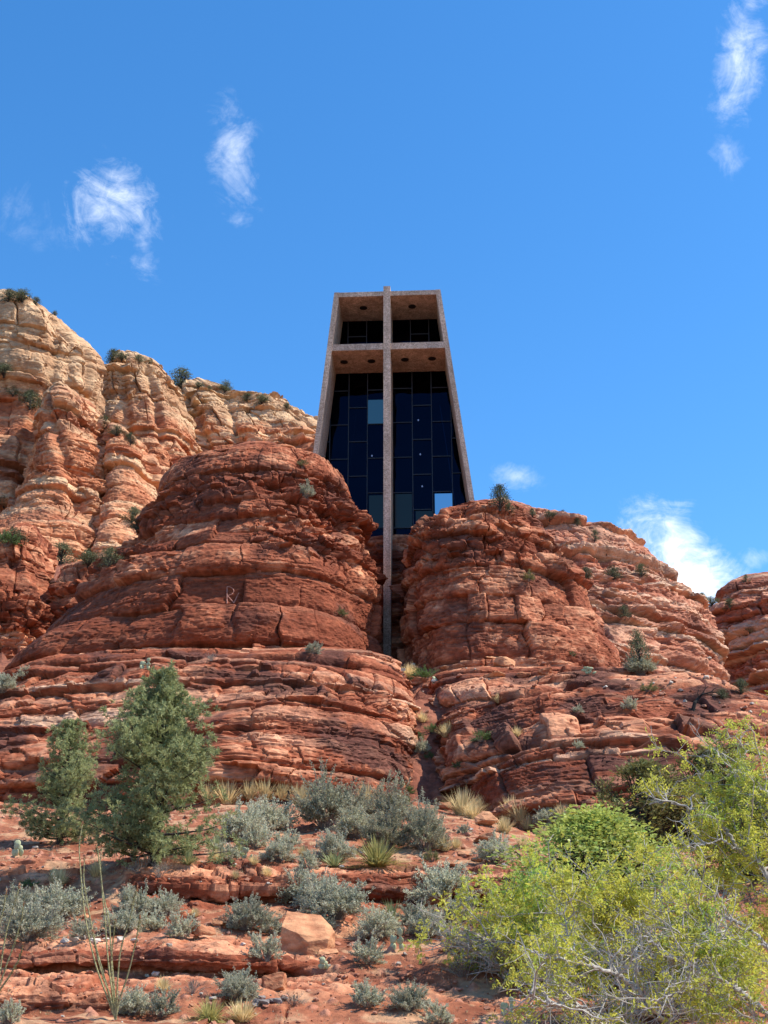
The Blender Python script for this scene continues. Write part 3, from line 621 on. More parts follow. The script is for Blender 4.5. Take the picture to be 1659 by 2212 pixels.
    rows_a = [945, 1213, 1483, 1757, 2035, 2310]; rows_b = [1076, 1344, 1617, 1897, 2180]
    window(-1, wl, wa0, [(268, 1300), (415, 1300), (564, 1300)],
           [(268, 415, y) for y in rows_a] + [(415, 564, y) for y in rows_b] + [(564, 720, y-9) for y in rows_a] + [(0, 268, y) for y in (1350, 1625, 1905)], 'll')
    rows_c = [925, 1193, 1468, 1747, 2025, 2300]; rows_d = [1057, 1326, 1602, 1880, 2160]
    window(1, wl, wa0, [(920, 1300), (1073, 1300), (1228, 1300)],
           [(740, 920, y) for y in rows_c] + [(920, 1073, y) for y in rows_d] + [(1073, 1228, y-9) for y in rows_c] + [(1228, 1480, y) for y in (1035, 1315, 1591, 1868)], 'lr')
    def pane(x0, x1, y0, y1, mat, label, tilt=0.0):
        (u0, w1), (u1, w0) = gu(x0, y0), gu(x1, y1); mb = MB()
        V = [W(u0, w0, D-.012), W(u1, w0, D-.012), W(u1, w1, D-.012-tilt), W(u0, w1, D-.012-tilt), W(u0, w0, D-.004), W(u1, w0, D-.004), W(u1, w1, D-.004), W(u0, w1, D-.004)]
        mb.hexa(V); o = mb.build('window_pane', mat, root); o['label'] = label
    pane(569, 692, 1012, 1203, M_MIRD, 'dim grey-blue pane high in the left window')
    pane(1096, 1238, 1752, 1975, M_MIRR, 'bright sky-blue pane low in the right window')
    M_GREYP = plain_mat('grey_glass', (.055, .042, .034), .12, metallic=1.0)
    for a in ((577, 692, 1766, 2030), (780, 918, 1756, 2020), (946, 1080, 1890, 2150)): pane(*a, M_GREYP, 'greyish pane in the lowest row of the window')
    # what shows through the lowest panes: floor, stair, railing, a pale curtain; lamps on wires higher up
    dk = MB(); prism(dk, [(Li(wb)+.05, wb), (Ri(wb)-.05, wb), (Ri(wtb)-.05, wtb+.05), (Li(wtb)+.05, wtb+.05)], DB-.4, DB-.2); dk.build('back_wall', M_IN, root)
    u0, wfl = fp(760, 2010, D+1.0); fl = MB(); box(fl, Li(wfl)+.02, Ri(wfl)-.02, wfl-.25, wfl, D+.5, DB-.45); fl.build('floor_slab', M_PALE, root)
    st = MB(); a = fp(560, 1790, D+.6); b_ = fp(940, 2120, D+.6); st_d = (D+.5, D+1.6)
    prism(st, [(a[0], a[1]), (b_[0], b_[1]), (b_[0], b_[1]+.35), (a[0], a[1]+.35)], *st_d); st.build('stair', M_PALE, root)
    rl = MB(); r0 = fp(440, 1890, D+.35); r1 = fp(1230, 1890, D+.35)
    for w in (r0[1], r0[1]-.35, r0[1]-.7): box(rl, Li(w)+.3, Ri(w)-.3, w-.02, w+.02, D+.33, D+.37)
    for k in range(9):
        u = r0[0] + (r1[0]-r0[0])*k/8; box(rl, u-.02, u+.02, wfl, r0[1]+.021, D+.325, D+.375)
    rl.build('railing', M_PALE, root)
    cu = MB(); c0 = fp(955, 1895, D+.7); c1 = fp(1085, 2010, D+.7); box(cu, c0[0], c1[0], c1[1], c0[1], D+.7, D+.75); cu.build('curtain', M_PALE, root)
    M_GLOW = plain_mat('lamp_glow', (.9, .8, .7)); nb = [n for n in M_GLOW.node_tree.nodes if n.type == 'BSDF_PRINCIPLED'][0]
    nb.inputs['Emission Color'].default_value = (1, .82, .66, 1); nb.inputs['Emission Strength'].default_value = 9
    for zx, zy in ((585, 1183), (600, 1452), (966, 1170), (982, 1440), (997, 1693), (518, 1990), (920, 2015)):
        u, w = fp(zx, zy, D+.8); mb = MB(); s = .035
        th = np.arange(8)/8*2*np.pi
        c = np.array(W(u, w, D+.8)); V = [c + (rr*math.cos(t), rr*math.sin(t), h) for rr, h in ((.02, -.06), (.05, -.03), (.05, .03), (.015, .07)) for t in th]
        q = [[k*8+j, k*8+(j+1) % 8, k*8+8+(j+1) % 8, k*8+8+j] for k in range(3) for j in range(8)]
        mb.add(V, [[0, j+1, j] for j in range(1, 7)] + [[24, 24+j, 25+j] for j in range(1, 7)], q); mb.build('pendant_lamp', M_GLOW, root)
chapel()

# ------------------------------------------------------------------ where things stand: rays from the eye onto the rock
bpy.context.view_layer.update(); DG = bpy.context.evaluated_depsgraph_get()
def hit(px, py, tries=14):
    for k in range(tries):
        r = ray(px, py + 1.5*k).normalized()
        ok, p, n, _, ob, _ = scene.ray_cast(DG, EYE, r, distance=1500)
        if ok and not ob.name.startswith(('window', 'cross', 'side', 'mullion')): return p.copy(), n.copy()
    return at(px, py, 60), Vector((0, -1, 0))
VIEW = Vector((0, math.cos(PITCH), math.sin(PITCH)))
def scale_at(p): return (p - EYE).dot(VIEW)/FPX            # metres per picture unit
JOBS = []        # placements are found before any plant stands in the way
def want(kind, px, py, w, label, group=None, h=None): p, n = hit(px, py); JOBS.append((kind, p, n, w*scale_at(p), None if h is None else h*scale_at(p), label, group))

# ------------------------------------------------------------------ plant makers (each 1 m wide, standing on the origin)
rs = np.random.RandomState
def unit(v): return v/(np.linalg.norm(v, axis=-1, keepdims=True)+1e-9)
def leaf_quads(c, d, L, Wd, r, fold=0.5):
    """diamond leaves: centre c, direction d"""
    n = len(c); d = unit(d); s = unit(np.cross(d, r.normal(size=(n, 3)))); L = np.broadcast_to(L, (n,))[:, None]; Wd = np.broadcast_to(Wd, (n,))[:, None]
    V = np.stack([c - d*L*.5, c + s*Wd*.5, c + d*L*.5, c - s*Wd*.5], 1).reshape(-1, 3)
    return V, np.arange(n*4).reshape(n, 4)
def shade4(col): return np.repeat(col, 4, 0)
def tint(n, r, var=.25, warm=.12):
    b = 1 + var*r.normal(size=(n, 1)); w = warm*r.normal(size=(n, 1))
    return np.clip(b*np.concatenate([1+w, np.ones((n, 1)), 1-w*.6], 1), .25, 2.0)
M_SAGE = leaf_mat('sage_leaf', (.54, .525, .37), .35); M_SILV = leaf_mat('silver_leaf', (.45, .43, .28), .35)
M_GREEN = leaf_mat('green_leaf', (.13, .20, .055), .35); M_OLIVE = leaf_mat('olive_leaf', (.22, .21, .07), .3)
M_PINE = leaf_mat('pine_needle', (.36, .385, .17), .4, .10); M_JUN = leaf_mat('juniper_leaf', (.13, .14, .065), .2)
M_LIME = leaf_mat('lime_leaf', (.63, .62, .10), .5); M_BROAD = leaf_mat('glossy_leaf', (.36, .40, .095), .4, rough=.45)
M_STRAW = leaf_mat('straw', (.72, .58, .31), .35); M_YUC = leaf_mat('yucca_blade', (.33, .36, .17), .2); M_BEAR = leaf_mat('beargrass_blade', (.52, .48, .18), .3)
M_PAD = plain_mat('cactus_pad', (.38, .39, .22), .6, .2, 12); M_STEM = plain_mat('grey_twig', (.20, .17, .15), .9, .3, 30); M_BARK = plain_mat('dark_bark', (.05, .04, .034), .95, .4, 20, bump=.02)
M_PALEB = plain_mat('pale_bark', (.36, .33, .29), .85, .35, 14, bump=.01); M_CHAR = plain_mat('charred_wood', (.018, .015, .013), .9, .4, 20)
def stems_and_tips(r, n, h, spread, sub=4, curve=.25):
    """stem polylines from the root fanning over a dome; returns lines and tip points with directions"""
    lines, tips, dirs = [], [], []
    for _ in range(n):
        a = r.uniform(0, 2*np.pi); e = math.acos(1 - r.uniform(.02, .98)); rad = r.uniform(.55, 1.12)*(1+.55*float(pn(math.cos(a)*1.3+h*40, math.sin(a)*1.3, math.cos(e)*1.3, 9)))
        t = np.array([math.sin(e)*math.cos(a)*.5*spread, math.sin(e)*math.sin(a)*.5*spread, (.12+math.cos(e)*.88)*h])*rad
        b = np.array([math.cos(a), math.sin(a), 0])*r.uniform(0, .10)
        m = b + (t-b)*.5 + np.array([0, 0, curve*h*.4]) + r.normal(size=3)*.03
        lines.append([b, m, t])
        for s in range(sub):
            f = r.uniform(.45, .95); q = (b + (m-b)*f*2) if f < .5 else (m + (t-m)*(f-.5)*2)
            d = unit((t-b) + r.normal(size=3)*.35*np.linalg.norm(t-b)); l = r.uniform(.10, .24)
            lines.append([q, q + d*l]); tips.append(q); dirs.append(d*l)
        tips.append(m); dirs.append(t-m)
    return lines, np.array(tips), np.array(dirs)
def make_bush(seed, h=.62, n=46, per=13, L=.05, Wd=.017, leaf=None, spread=1.0, jit=.016, stemr=.005, up=.25):
    r = rs(seed); lines, tips, dirs = stems_and_tips(r, n, h, spread)
    mb = MB()
    for l in lines: mb.tube(l, np.linspace(stemr, stemr*.4, len(l)), 3, cap=False)
    k = len(tips)*per; i = np.repeat(np.arange(len(tips)), per); f = r.uniform(.1, 1.05, (k, 1))
    c = tips[i] + dirs[i]*f + r.normal(size=(k, 3))*jit; c[:, 2] = np.maximum(c[:, 2], .01)
    d = unit(dirs[i]) + r.normal(size=(k, 3))*.8 + np.array([0, 0, up])
    V, F = leaf_quads(c, d, L*r.uniform(.6, 1.3, k), Wd*r.uniform(.7, 1.3, k), r)
    clump = 1 + .22*pn(c[:, 0]*5, c[:, 1]*5, c[:, 2]*5, seed)[:, None]
    return [('foliage', mesh_np('bush_foliage', V, [F], shade4(tint(k, r)*clump), leaf)), ('stem', mb.mesh('bush_stem', M_STEM))]
def make_blades(seed, n, h, width, spread, leaf, droop=.3, segs=3, lo=.15, hi=1.3, root=.06, colf=None):
    r = rs(seed); V = []; F4 = []; F3 = []; cs = []; k = 0
    for _ in range(n):
        a = r.uniform(0, 2*np.pi); e = r.uniform(lo, hi); l = r.uniform(.6, 1.0)*h
        d = np.array([math.sin(e)*math.cos(a)*spread, math.sin(e)*math.sin(a)*spread, math.cos(e)]); o = np.array([math.cos(a), math.sin(a), 0])*r.uniform(0, root)
        s = np.array([-math.sin(a), math.cos(a), 0])*width*.5; dr = droop*r.uniform(.4, 1.4)
        col = (1 + .25*r.normal()) * (colf(e, r) if colf else np.ones(3))
        for q in range(segs+1):
            t = q/segs; p = o + d*l*t + np.array([0, 0, -dr*l*t*t*math.sin(e+.2)]); w = (1-t)**.6 if q else .7
            if q == segs: V.append(p); cs.append(col)
            else: V += [p - s*w, p + s*w]; cs += [col, col]
        for q in range(segs-1): F4.append([k+2*q, k+2*q+1, k+2*q+3, k+2*q+2])
        F3.append([k+2*segs-2, k+2*segs-1, k+2*segs]); k += 2*segs+1
    V = np.array(V); V[:, 2] = np.maximum(V[:, 2], .004)
    return mesh_np('blades', V, [np.array(F4), np.array(F3)], np.clip(np.array(cs), .2, 2), leaf)
def make_pads(seed, n=9, h=.9):
    r = rs(seed); pads = []; out = []
    for k in range(n):
        if k < 3 or not pads: base = np.array([r.uniform(-.3, .3), r.uniform(-.12, .12), .02]); tilt = r.uniform(-.4, .4)
        else:
            p = pads[r.randint(0, min(len(pads), 6))]; base = p[0] + p[1]*p[2]*.9; tilt = p[3] + r.uniform(-.8, .8)
        L = r.uniform(.22, .32)*(h/.9); up = np.array([math.sin(tilt), r.uniform(-.15, .15), math.cos(tilt)]); up /= np.linalg.norm(up)
        yaw = r.uniform(-.7, .7); side = np.array([math.cos(yaw)*up[2], math.sin(yaw), -up[0]]); side -= up*side.dot(up); side /= np.linalg.norm(side); nn = np.cross(side, up)
        pads.append((base, up, L, tilt)); mb = MB(); V = []; nu, nv = 12, 7
        for j in range(nv):
            ph = np.pi*(j+.02)/(nv-.96)
            for i in range(nu):
                t = 2*np.pi*i/nu; z = .5 - .5*math.cos(ph); rad = math.sin(ph)*(.30+.16*z)
                V.append(base + up*L*z + side*L*rad*math.cos(t) + nn*L*.11*math.sin(ph)*math.sin(t))
        mb.add(V, None, [[j*nu+i, j*nu+(i+1) % nu, (j+1)*nu+(i+1) % nu, (j+1)*nu+i] for j in range(nv-1) for i in range(nu)])
        out.append(('pad', mb.mesh('pad', M_PAD, True)))
    return out
def make_tree(seed, leaf, h=1.1, clumps=70, per=34, L=.05, Wd=.022, low=.12, shape=1.0, sd=.075):
    """small round tree: trunk, limbs, leaf clumps with gaps"""
    r = rs(seed); mb = MB(); c = []; 
    mb.tube([(0, 0, -.05), (.02, .01, h*.3), (-.01, .02, h*.62), (0, 0, h*.9)], [.04, .032, .02, .006], 6)
    for _ in range(clumps):
        a = r.uniform(0, 2*np.pi); z = r.uniform(low, 1)**.85; prof = (math.sin(np.pi*min(1, (z*.86+.14)))**.65)*(1-.35*(z**2)*shape)
        rad = .46*prof*r.uniform(.45, 1.05)*(1+.25*math.sin(2*a+seed)); p = np.array([rad*math.cos(a), rad*math.sin(a), z*h]); c.append(p)
        mb.tube([(0, 0, max(0, z*h-.25)*.9), p*.6+np.array([0, 0, .05]), p], [.012, .008, .004], 3, cap=False)
    c = np.array(c); k = len(c)*per; i = np.repeat(np.arange(len(c)), per); sz = r.uniform(.7, 1.3, len(c))[i][:, None]
    off = r.normal(size=(k, 3))*np.array([1, 1, .75])*sd*sz; pts = c[i] + off
    V, F = leaf_quads(pts, off + r.normal(size=(k, 3))*.05 + np.array([0, 0, .03]), L*r.uniform(.6, 1.3, k), Wd*r.uniform(.7, 1.3, k), r)
    cl = tint(len(c), r, .22, .10)[i]
    return [('crown', mesh_np('tree_crown', V, [F], shade4(tint(k, r, .2)*cl), leaf)), ('trunk', mb.mesh('tree_trunk', M_BARK))]
def skirt(e, r): return np.array([1.5, 1.25, .9]) if e > 1.0 else (np.array([1.2, 1.1, 1.0]) if r.rand() < .3 else np.ones(3)*.8)
PROTO = {
 'sagebrush': [make_bush(s, h, 60, 22, .060, .022, leaf=M_SAGE) for s, h in ((1, .74), (2, .82), (3, .66), (4, .78))],
 'wide_sagebrush': [make_bush(s, h, 110, 24, .042, .017, leaf=M_SAGE) for s, h in ((11, .62), (12, .70), (13, .56))],
 'silver_shrub': [make_bush(s, h, 130, 22, .044, .017, leaf=M_SILV, up=.5) for s, h in ((21, 1.0), (22, 1.1), (23, .9))],
 'green_shrub': [make_bush(s, h, 50, 14, .055, .020, leaf=M_GREEN) for s, h in ((31, .7), (32, .62))],
 'olive_shrub': [make_bush(s, h, 50, 14, .055, .018, leaf=M_OLIVE) for s, h in ((41, .7), (42, .6))],
 'twiggy_shrub': [make_bush(s, .8, 42, 2, .04, .012, leaf=M_SILV, stemr=.007) for s in (51, 52)],
 'grass_tuft': [[('blade', make_blades(s, 260, .80, .026, .85, M_STRAW, .35, 3, .02, 1.05, .14))] for s in (61, 62, 63)],
 'yucca': [[('blade', make_blades(s, 120, .74, .042, 1.0, M_YUC, .05, 2, .05, 1.35, .05))] for s in (71, 72, 73)],
 'beargrass': [[('blade', make_blades(81, 420, .92, .026, 1.0, M_BEAR, .55, 4, .1, 1.35, .10, skirt))]],
 'prickly_pear': [make_pads(s, n) for s, n in ((91, 9), (92, 11), (93, 7))],
 'juniper': [make_tree(s, M_JUN, h) for s, h in ((101, 1.0), (102, .85), (103, 1.15))],
 'juniper_bush': [make_tree(s, M_JUN, h, low=.02, clumps=60) for s, h in ((104, .65), (105, .55))],
}
COUNT = {}
def plant(kind, p, n, w, h, label, group, sink=.02):
    vs = PROTO[kind]; k = COUNT.get(kind, 0); COUNT[kind] = k+1; parts = vs[k % len(vs)]
    r = random.Random(k*31 + len(kind)*7); nm = {'wide_sagebrush': 'sagebrush'}.get(kind, kind)
    cat = {'sagebrush': 'sagebrush', 'grass_tuft': 'grass', 'yucca': 'yucca', 'beargrass': 'beargrass', 'prickly_pear': 'cactus', 'juniper': 'tree'}.get(nm, 'shrub')
    if len(parts) == 1:
        o = tag(link(nm, parts[0][1], None, p - Vector((0, 0, sink*w))), label, cat, group); objs = [o]
    else:
        o = thing(nm, label, cat, p - Vector((0, 0, sink*w)), group)
        for pn_, me in parts: link(pn_, me, o)
    base = .62
    w *= {'grass_tuft': 1.4, 'sagebrush': 1.12, 'wide_sagebrush': 1.13, 'silver_shrub': 1.15, 'yucca': 1.1}.get(kind, 1); h = h and h*{'grass_tuft': 1.3, 'silver_shrub': 1.1}.get(kind, 1)
    o.scale = (w, w, (h if h else w)); o.rotation_euler = (r.uniform(-.06, .06), r.uniform(-.06, .06), r.uniform(0, 6.28))
    if kind == 'prickly_pear': o.rotation_euler.z = r.uniform(-.5, .5)
    return o

# ------------------------------------------------------------------ planting list: picture column, foot of the plant, width
W_ = want
G1 = 'sagebrush in the lower bed'; G2 = 'sagebrush on the bank under the domes'; G3 = 'dry grass tufts'; G4 = 'prickly pear cacti'; G5 = 'yuccas'
# bank under the domes
W_('silver_shrub', 707, 1792, 118, 'tall pointed grey-green shrub at the foot of the left dome', G2, 112)
W_('silver_shrub', 846, 1785, 92, 'dark grey shrub at the foot of the left dome by the gully mouth', G2, 82)
W_('silver_shrub', 916, 1838, 92, 'tall dark grey shrub next to the two pale flat boulders', G2, 104)
W_('silver_shrub', 832, 1836, 96, 'dark shrub rising right behind the drooping beargrass', G2, 80)
W_('silver_shrub', 778, 1770, 66, 'small pale shrub between the two taller grey shrubs under the dome', G2, 56)
W_('silver_shrub', 770, 1812, 88, 'grey shrub in the middle of the thicket above the beargrass', G2, 66)
W_('wide_sagebrush', 722, 1858, 84, 'rounded blue-grey sagebrush wrapped round a yucca above the ledge', G2)
W_('wide_sagebrush', 525, 1815, 96, 'sagebrush between the big pine and the bare red strip', G2)
W_('wide_sagebrush', 580, 1798, 100, 'broad sagebrush up against the dry grass under the left dome', G2)
W_('wide_sagebrush', 600, 1862, 70, 'sagebrush beside the bare red strip, right of a prickly pear', G2)
W_('sagebrush', 492, 1860, 52, 'small sagebrush in front of the upright yucca near the big pine', G2)
W_('sagebrush', 552, 1835, 66, 'sagebrush just above the prickly pear beside the big pine', G2)
W_('sagebrush', 622, 1835, 56, 'sagebrush edging the bare red strip above the ledge', G2)
W_('sagebrush', 668, 1880, 48, 'lone low sagebrush on the edge of the upper ledge', G2)
W_('wide_sagebrush', 1071, 1864, 74, 'round sagebrush below the lower pale flat boulder', G2)
W_('sagebrush', 1178, 1782, 54, 'sagebrush against the foot of the right dome, the left of a pair', G2)
W_('sagebrush', 1206, 1803, 64, 'sagebrush against the foot of the right dome, the right of a pair', G2)
W_('sagebrush', 1238, 1812, 56, 'pale sagebrush beside the dark juniper at the foot of the right dome', G2)
W_('olive_shrub', 932, 1862, 40, 'small yellowish shrub at the end of the beargrass')
W_('sagebrush', 1000, 1803, 26, 'tiny sagebrush left of the upper pale flat boulder', G2)
W_('green_shrub', 870, 1742, 40, 'small green shrub in the mouth of the gully')
W_('green_shrub', 549, 1764, 38, 'yellow-green shrub behind the sagebrush under the left dome')
W_('yucca', 467, 1838, 62, 'upright yucca between the big pine and a sagebrush', G5, 66)
W_('yucca', 722, 1872, 74, 'dark spiky yucca left of the beargrass', G5, 62)
W_('beargrass', 815, 1872, 122, 'drooping beargrass with a straw coloured skirt on the edge of the ledge', None, 100)
W_('prickly_pear', 535, 1856, 50, 'prickly pear with pale upright pads between two sagebrush', G4, 42)
for px, py, w, lb in ((649, 1742, 62, 'dry golden grass between the charred stump and the tall grey shrub'), (491, 1737, 66, 'dry grass tuft beside the crown of the big pine under the dome'),
    (573, 1728, 60, 'dry grass tuft under the dome left of the charred stump'), (606, 1727, 52, 'dry grass tuft right behind the charred stump'), (540, 1727, 52, 'second dry grass tuft from the big pine under the dome'),
    (999, 1762, 72, 'big dry grass tuft at the left foot of the right dome'), (1030, 1757, 46, 'smaller dry grass tuft against the foot of the right dome'), (1123, 1774, 56, 'dry grass tuft left of the pair of sagebrush by the right dome'),
    (1140, 1792, 40, 'low grass tuft below the pair of sagebrush by the right dome'), (961, 1838, 40, 'straw tuft right of the tall dark grey shrub'), (790, 1738, 56, 'dry grass tuft behind the pale shrub under the left dome'),
    (468, 1862, 38, 'straw tuft at the lower right of the big pine'), (508, 1898, 24, 'little straw tuft on the left end of the upper ledge'), (577, 1893, 28, 'little straw tuft on top of the upper ledge below the prickly pear'),
    (548, 1868, 26, 'little straw tuft under the prickly pear with pale pads'), (654, 1852, 34, 'straw tuft left of the sagebrush that wraps a yucca'), (1262, 1815, 40, 'straw tuft below the dark juniper'),
    (1180, 1812, 36, 'straw tuft on red rubble under the right dome'), (985, 1832, 30, 'straw tuft on red rubble right of the dark grey shrub'), (1020, 1768, 44, 'straw tuft just above the upper pale flat boulder'), (1090, 1800, 46, 'straw tuft right of the upper pale flat boulder'), (1105, 1762, 50, 'tall straw tuft at the foot of the right dome above the bank'), (1215, 1772, 44, 'straw tuft behind the right hand sagebrush of the pair'), (1130, 1832, 34, 'straw tuft above the flat red slab'), (706, 1735, 48, 'dry grass tuft right behind the tall pointed shrub'), (450, 1735, 56, 'dry grass tuft half hidden by the right side of the big pine'), (127, 1912, 48, 'round golden grass tuft in the open left of the ocotillo'),
    (208, 1893, 42, 'brownish grass tuft in the shade of the big pine'), (116, 1893, 24, 'small grass tuft in shade under the small pine'), (421, 1981, 26, 'grass tuft under the upper ledge between two sagebrush')):
    W_('grass_tuft', px, py, w, lb, G3)
# below the upper ledge
for kind, px, py, w, lb in (('wide_sagebrush', 648, 1952, 104, 'sagebrush pressed against the face of the upper ledge'), ('wide_sagebrush', 726, 1985, 118, 'wide sagebrush behind the big pale boulder'),
    ('wide_sagebrush', 690, 1962, 90, 'sagebrush under the middle of the upper ledge'), ('wide_sagebrush', 533, 2008, 92, 'wide sagebrush left of the big pale boulder'), ('sagebrush', 590, 2018, 52, 'small sagebrush touching the left side of the big pale boulder'),
    ('sagebrush', 573, 2076, 68, 'sagebrush standing alone below the big pale boulder'), ('wide_sagebrush', 956, 1955, 124, 'wide sagebrush behind the dark red boulder'), ('wide_sagebrush', 815, 2030, 84, 'sagebrush below the dark yucca'),
    ('sagebrush', 795, 2082, 68, 'sagebrush left of the upright prickly pear'), ('wide_sagebrush', 925, 2024, 88, 'sagebrush right of the upright prickly pear'), ('sagebrush', 893, 2004, 60, 'sagebrush beside the flat red boulder'),
    ('sagebrush', 990, 1990, 72, 'sagebrush at the left fringe of the lime green thorn bush'), ('wide_sagebrush', 126, 1990, 110, 'broad sagebrush left behind the ocotillo'), ('wide_sagebrush', 33, 1990, 88, 'sagebrush at the left edge above the long ledge'),
    ('wide_sagebrush', 60, 2032, 116, 'wide sagebrush at the left edge right above the long ledge'), ('wide_sagebrush', 290, 1978, 84, 'sagebrush behind the right hand stems of the ocotillo'), ('wide_sagebrush', 356, 1978, 64, 'sagebrush under the left end of the upper ledge'),
    ('sagebrush', 391, 2028, 62, 'pale sagebrush left of the small dark red rock'), ('wide_sagebrush', 268, 2018, 78, 'sagebrush crossed by the ocotillo stems above the long ledge'), ('sagebrush', 330, 2010, 54, 'sagebrush between the ocotillo and the pale sagebrush'),
    ('sagebrush', 180, 2030, 52, 'low sagebrush by the white stones above the long ledge'), ('sagebrush', 793, 2176, 68, 'round sagebrush on the bare red ground at the bottom'), ('wide_sagebrush', 885, 2184, 78, 'sagebrush on bare red ground next to the shaded hollow'),
    ('wide_sagebrush', 515, 2164, 84, 'sagebrush behind the green beargrass at the bottom'), ('wide_sagebrush', 289, 2192, 78, 'sagebrush at the foot of the ocotillo'), ('sagebrush', 350, 2196, 66, 'grey sagebrush between the ocotillo foot and the beargrass'),
    ('sagebrush', 1060, 2090, 84, 'grey twiggy sagebrush tangled in the lime thorn bush'), ('sagebrush', 1000, 2060, 66, 'sagebrush under the left tips of the lime thorn bush'), ('sagebrush', 950, 2215, 60, 'sagebrush cut by the bottom edge beside the hollow'),
    ('sagebrush', 20, 2212, 56, 'sagebrush in the bottom left corner'), ('sagebrush', 700, 2016, 46, 'small sagebrush peeping over the right end of the big pale boulder')):
    W_(kind, px, py, w, lb, G1)
W_('yucca', 848, 1992, 88, 'dark green yucca in the middle of the lower sagebrush bed', G5, 76)
W_('beargrass', 452, 2206, 100, 'green beargrass with long blades at the bottom by the yellow grass', None, 78)
W_('yucca', 405, 1868, 62, 'grey-green yucca at the lower right skirt of the big pine', G5, 50)
W_('prickly_pear', 855, 2056, 58, 'upright prickly pear between two sagebrush below the yucca', G4, 62)
W_('prickly_pear', 690, 2094, 54, 'low prickly pear with one upright pad below the big pale boulder', G4, 40)
W_('prickly_pear', 683, 1990, 46, 'prickly pear peeping out behind the big pale boulder', G4, 34)
W_('prickly_pear', 304, 1978, 34, 'small pale prickly pear inside the sagebrush near the ocotillo', G4, 34)
W_('prickly_pear', 27, 1850, 62, 'large dark prickly pear in the shade at the left edge', G4, 54)
W_('prickly_pear', 78, 1804, 52, 'pale sunlit prickly pear below the small pine', G4, 28)
W_('prickly_pear', 310, 1446, 42, 'pale prickly pear on the rim of the left dome above the big pine', G4, 34)
W_('prickly_pear', 936, 1478, 34, 'pale prickly pear beside the green bush at the foot of the cross', G4, 28)
W_('prickly_pear', 1277, 1456, 46, 'grey prickly pear on the bench below the right butte', G4, 26)
W_('prickly_pear', 1095, 2196, 54, 'prickly pear in the shaded hollow under the thorn bush', G4, 52)
W_('grass_tuft', 525, 2206, 78, 'yellow grass tuft beside the green beargrass at the bottom', G3, 60)
W_('grass_tuft', 352, 2142, 40, 'straw tuft on the bare ground above the beargrass', G3)
W_('twiggy_shrub', 417, 2146, 46, 'bare grey twigs on red ground right above the beargrass', 'leafless twiggy shrubs')
W_('twiggy_shrub', 300, 1886, 66, 'leafless grey twiggy shrub below the big pine', 'leafless twiggy shrubs', 56)
W_('twiggy_shrub', 345, 1895, 56, 'leafless brown twiggy shrub on the left end of the upper ledge', 'leafless twiggy shrubs', 50)
W_('twiggy_shrub', 633, 2172, 70, 'low grey twigs right of the dark hollowed boulder', 'leafless twiggy shrubs', 40)
W_('twiggy_shrub', 1000, 2110, 90, 'grey twiggy shrub under the left fringe of the thorn bush', 'leafless twiggy shrubs', 70)
W_('green_shrub', 62, 1917, 46, 'small fresh green shrub in the shade at the left', None, 30)
# gully, bench and butte plants
G6 = 'plants in the gully between the domes'
W_('green_shrub', 917, 1470, 62, 'dense green bush on the bench at the foot of the cross', None, 46)
W_('grass_tuft', 884, 1464, 40, 'dry yellow grass at the very foot of the cross', G3)
W_('grass_tuft', 912, 1560, 30, 'tall pale grass in the upper gully', G6); W_('green_shrub', 905, 1600, 30, 'green plant on the left wall of the gully', G6)
W_('sagebrush', 912, 1628, 34, 'grey plant halfway down the gully', G6); W_('green_shrub', 935, 1585, 38, 'low green plant on a gully ledge of the right dome', G6)
W_('grass_tuft', 965, 1592, 40, 'pale grass on a ledge of the right dome next to the gully', G6); W_('green_shrub', 928, 1640, 26, 'small green plant low in the gully', G6)
W_('green_shrub', 1043, 1602, 56, 'round yellow-green shrub on the right dome above three flat blocks', None, 40)
W_('green_shrub', 990, 1660, 26, 'tiny green plant low on the right dome beside the gully', G6); W_('green_shrub', 880, 1716, 36, 'bright green plant where the gully meets the bank', G6)
G7 = 'plants on the right dome'
W_('grass_tuft', 1078, 1518, 26, 'pale tuft on the upper right dome', G7); W_('sagebrush', 1362, 1533, 32, 'small grey plant on the right dome between the dead tree and the round bush', G7)
W_('olive_shrub', 1400, 1494, 46, 'round olive bush below the slender tree on the bench', G7, 34); W_('grass_tuft', 1117, 1592, 28, 'pale tuft right of the round shrub on the right dome', G7)
W_('sagebrush', 1250, 1618, 22, 'tiny grey plant in a crack of the right dome', G7); W_('sagebrush', 1248, 1540, 22, 'grey tuft in the hollow of the right dome', G7)
W_('juniper', 1385, 1448, 62, 'slender small tree on the bench right of the right butte', 'small trees on the rocks', 88)
W_('silver_shrub', 1385, 1458, 62, 'grey bush around the foot of the slender tree on the bench', G7, 40)
W_('olive_shrub', 1141, 1256, 34, 'olive bush clinging to the face of the right butte', 'bushes on the butte faces', 34)
W_('sagebrush', 661, 1076, 38, 'pale round bush near the top of the left butte', 'bushes on the butte faces'); W_('olive_shrub', 736, 1332, 34, 'olive bush low on the right flank of the left butte', 'bushes on the butte faces', 34)
W_('sagebrush', 675, 1412, 34, 'blue-grey bush at the foot of the left butte', 'bushes on the butte faces'); W_('olive_shrub', 654, 1012, 30, 'dark bush on the left butte beside the chapel wall', 'bushes on the butte faces', 30)
W_('green_shrub', 1236, 1418, 18, 'tiny green plant at the foot of the right butte', 'bushes on the butte faces'); W_('twiggy_shrub', 457, 1428, 26, 'grey twigs on the rim of the left dome', 'leafless twiggy shrubs')
W_('juniper', 1080, 1100, 60, 'wispy tree with a bush on top of the right butte', 'small trees on the rocks', 66)
W_('juniper_bush', 1100, 1108, 34, 'low bush on the crest of the right butte', 'small trees on the rocks')
G8 = 'junipers on the right hill'
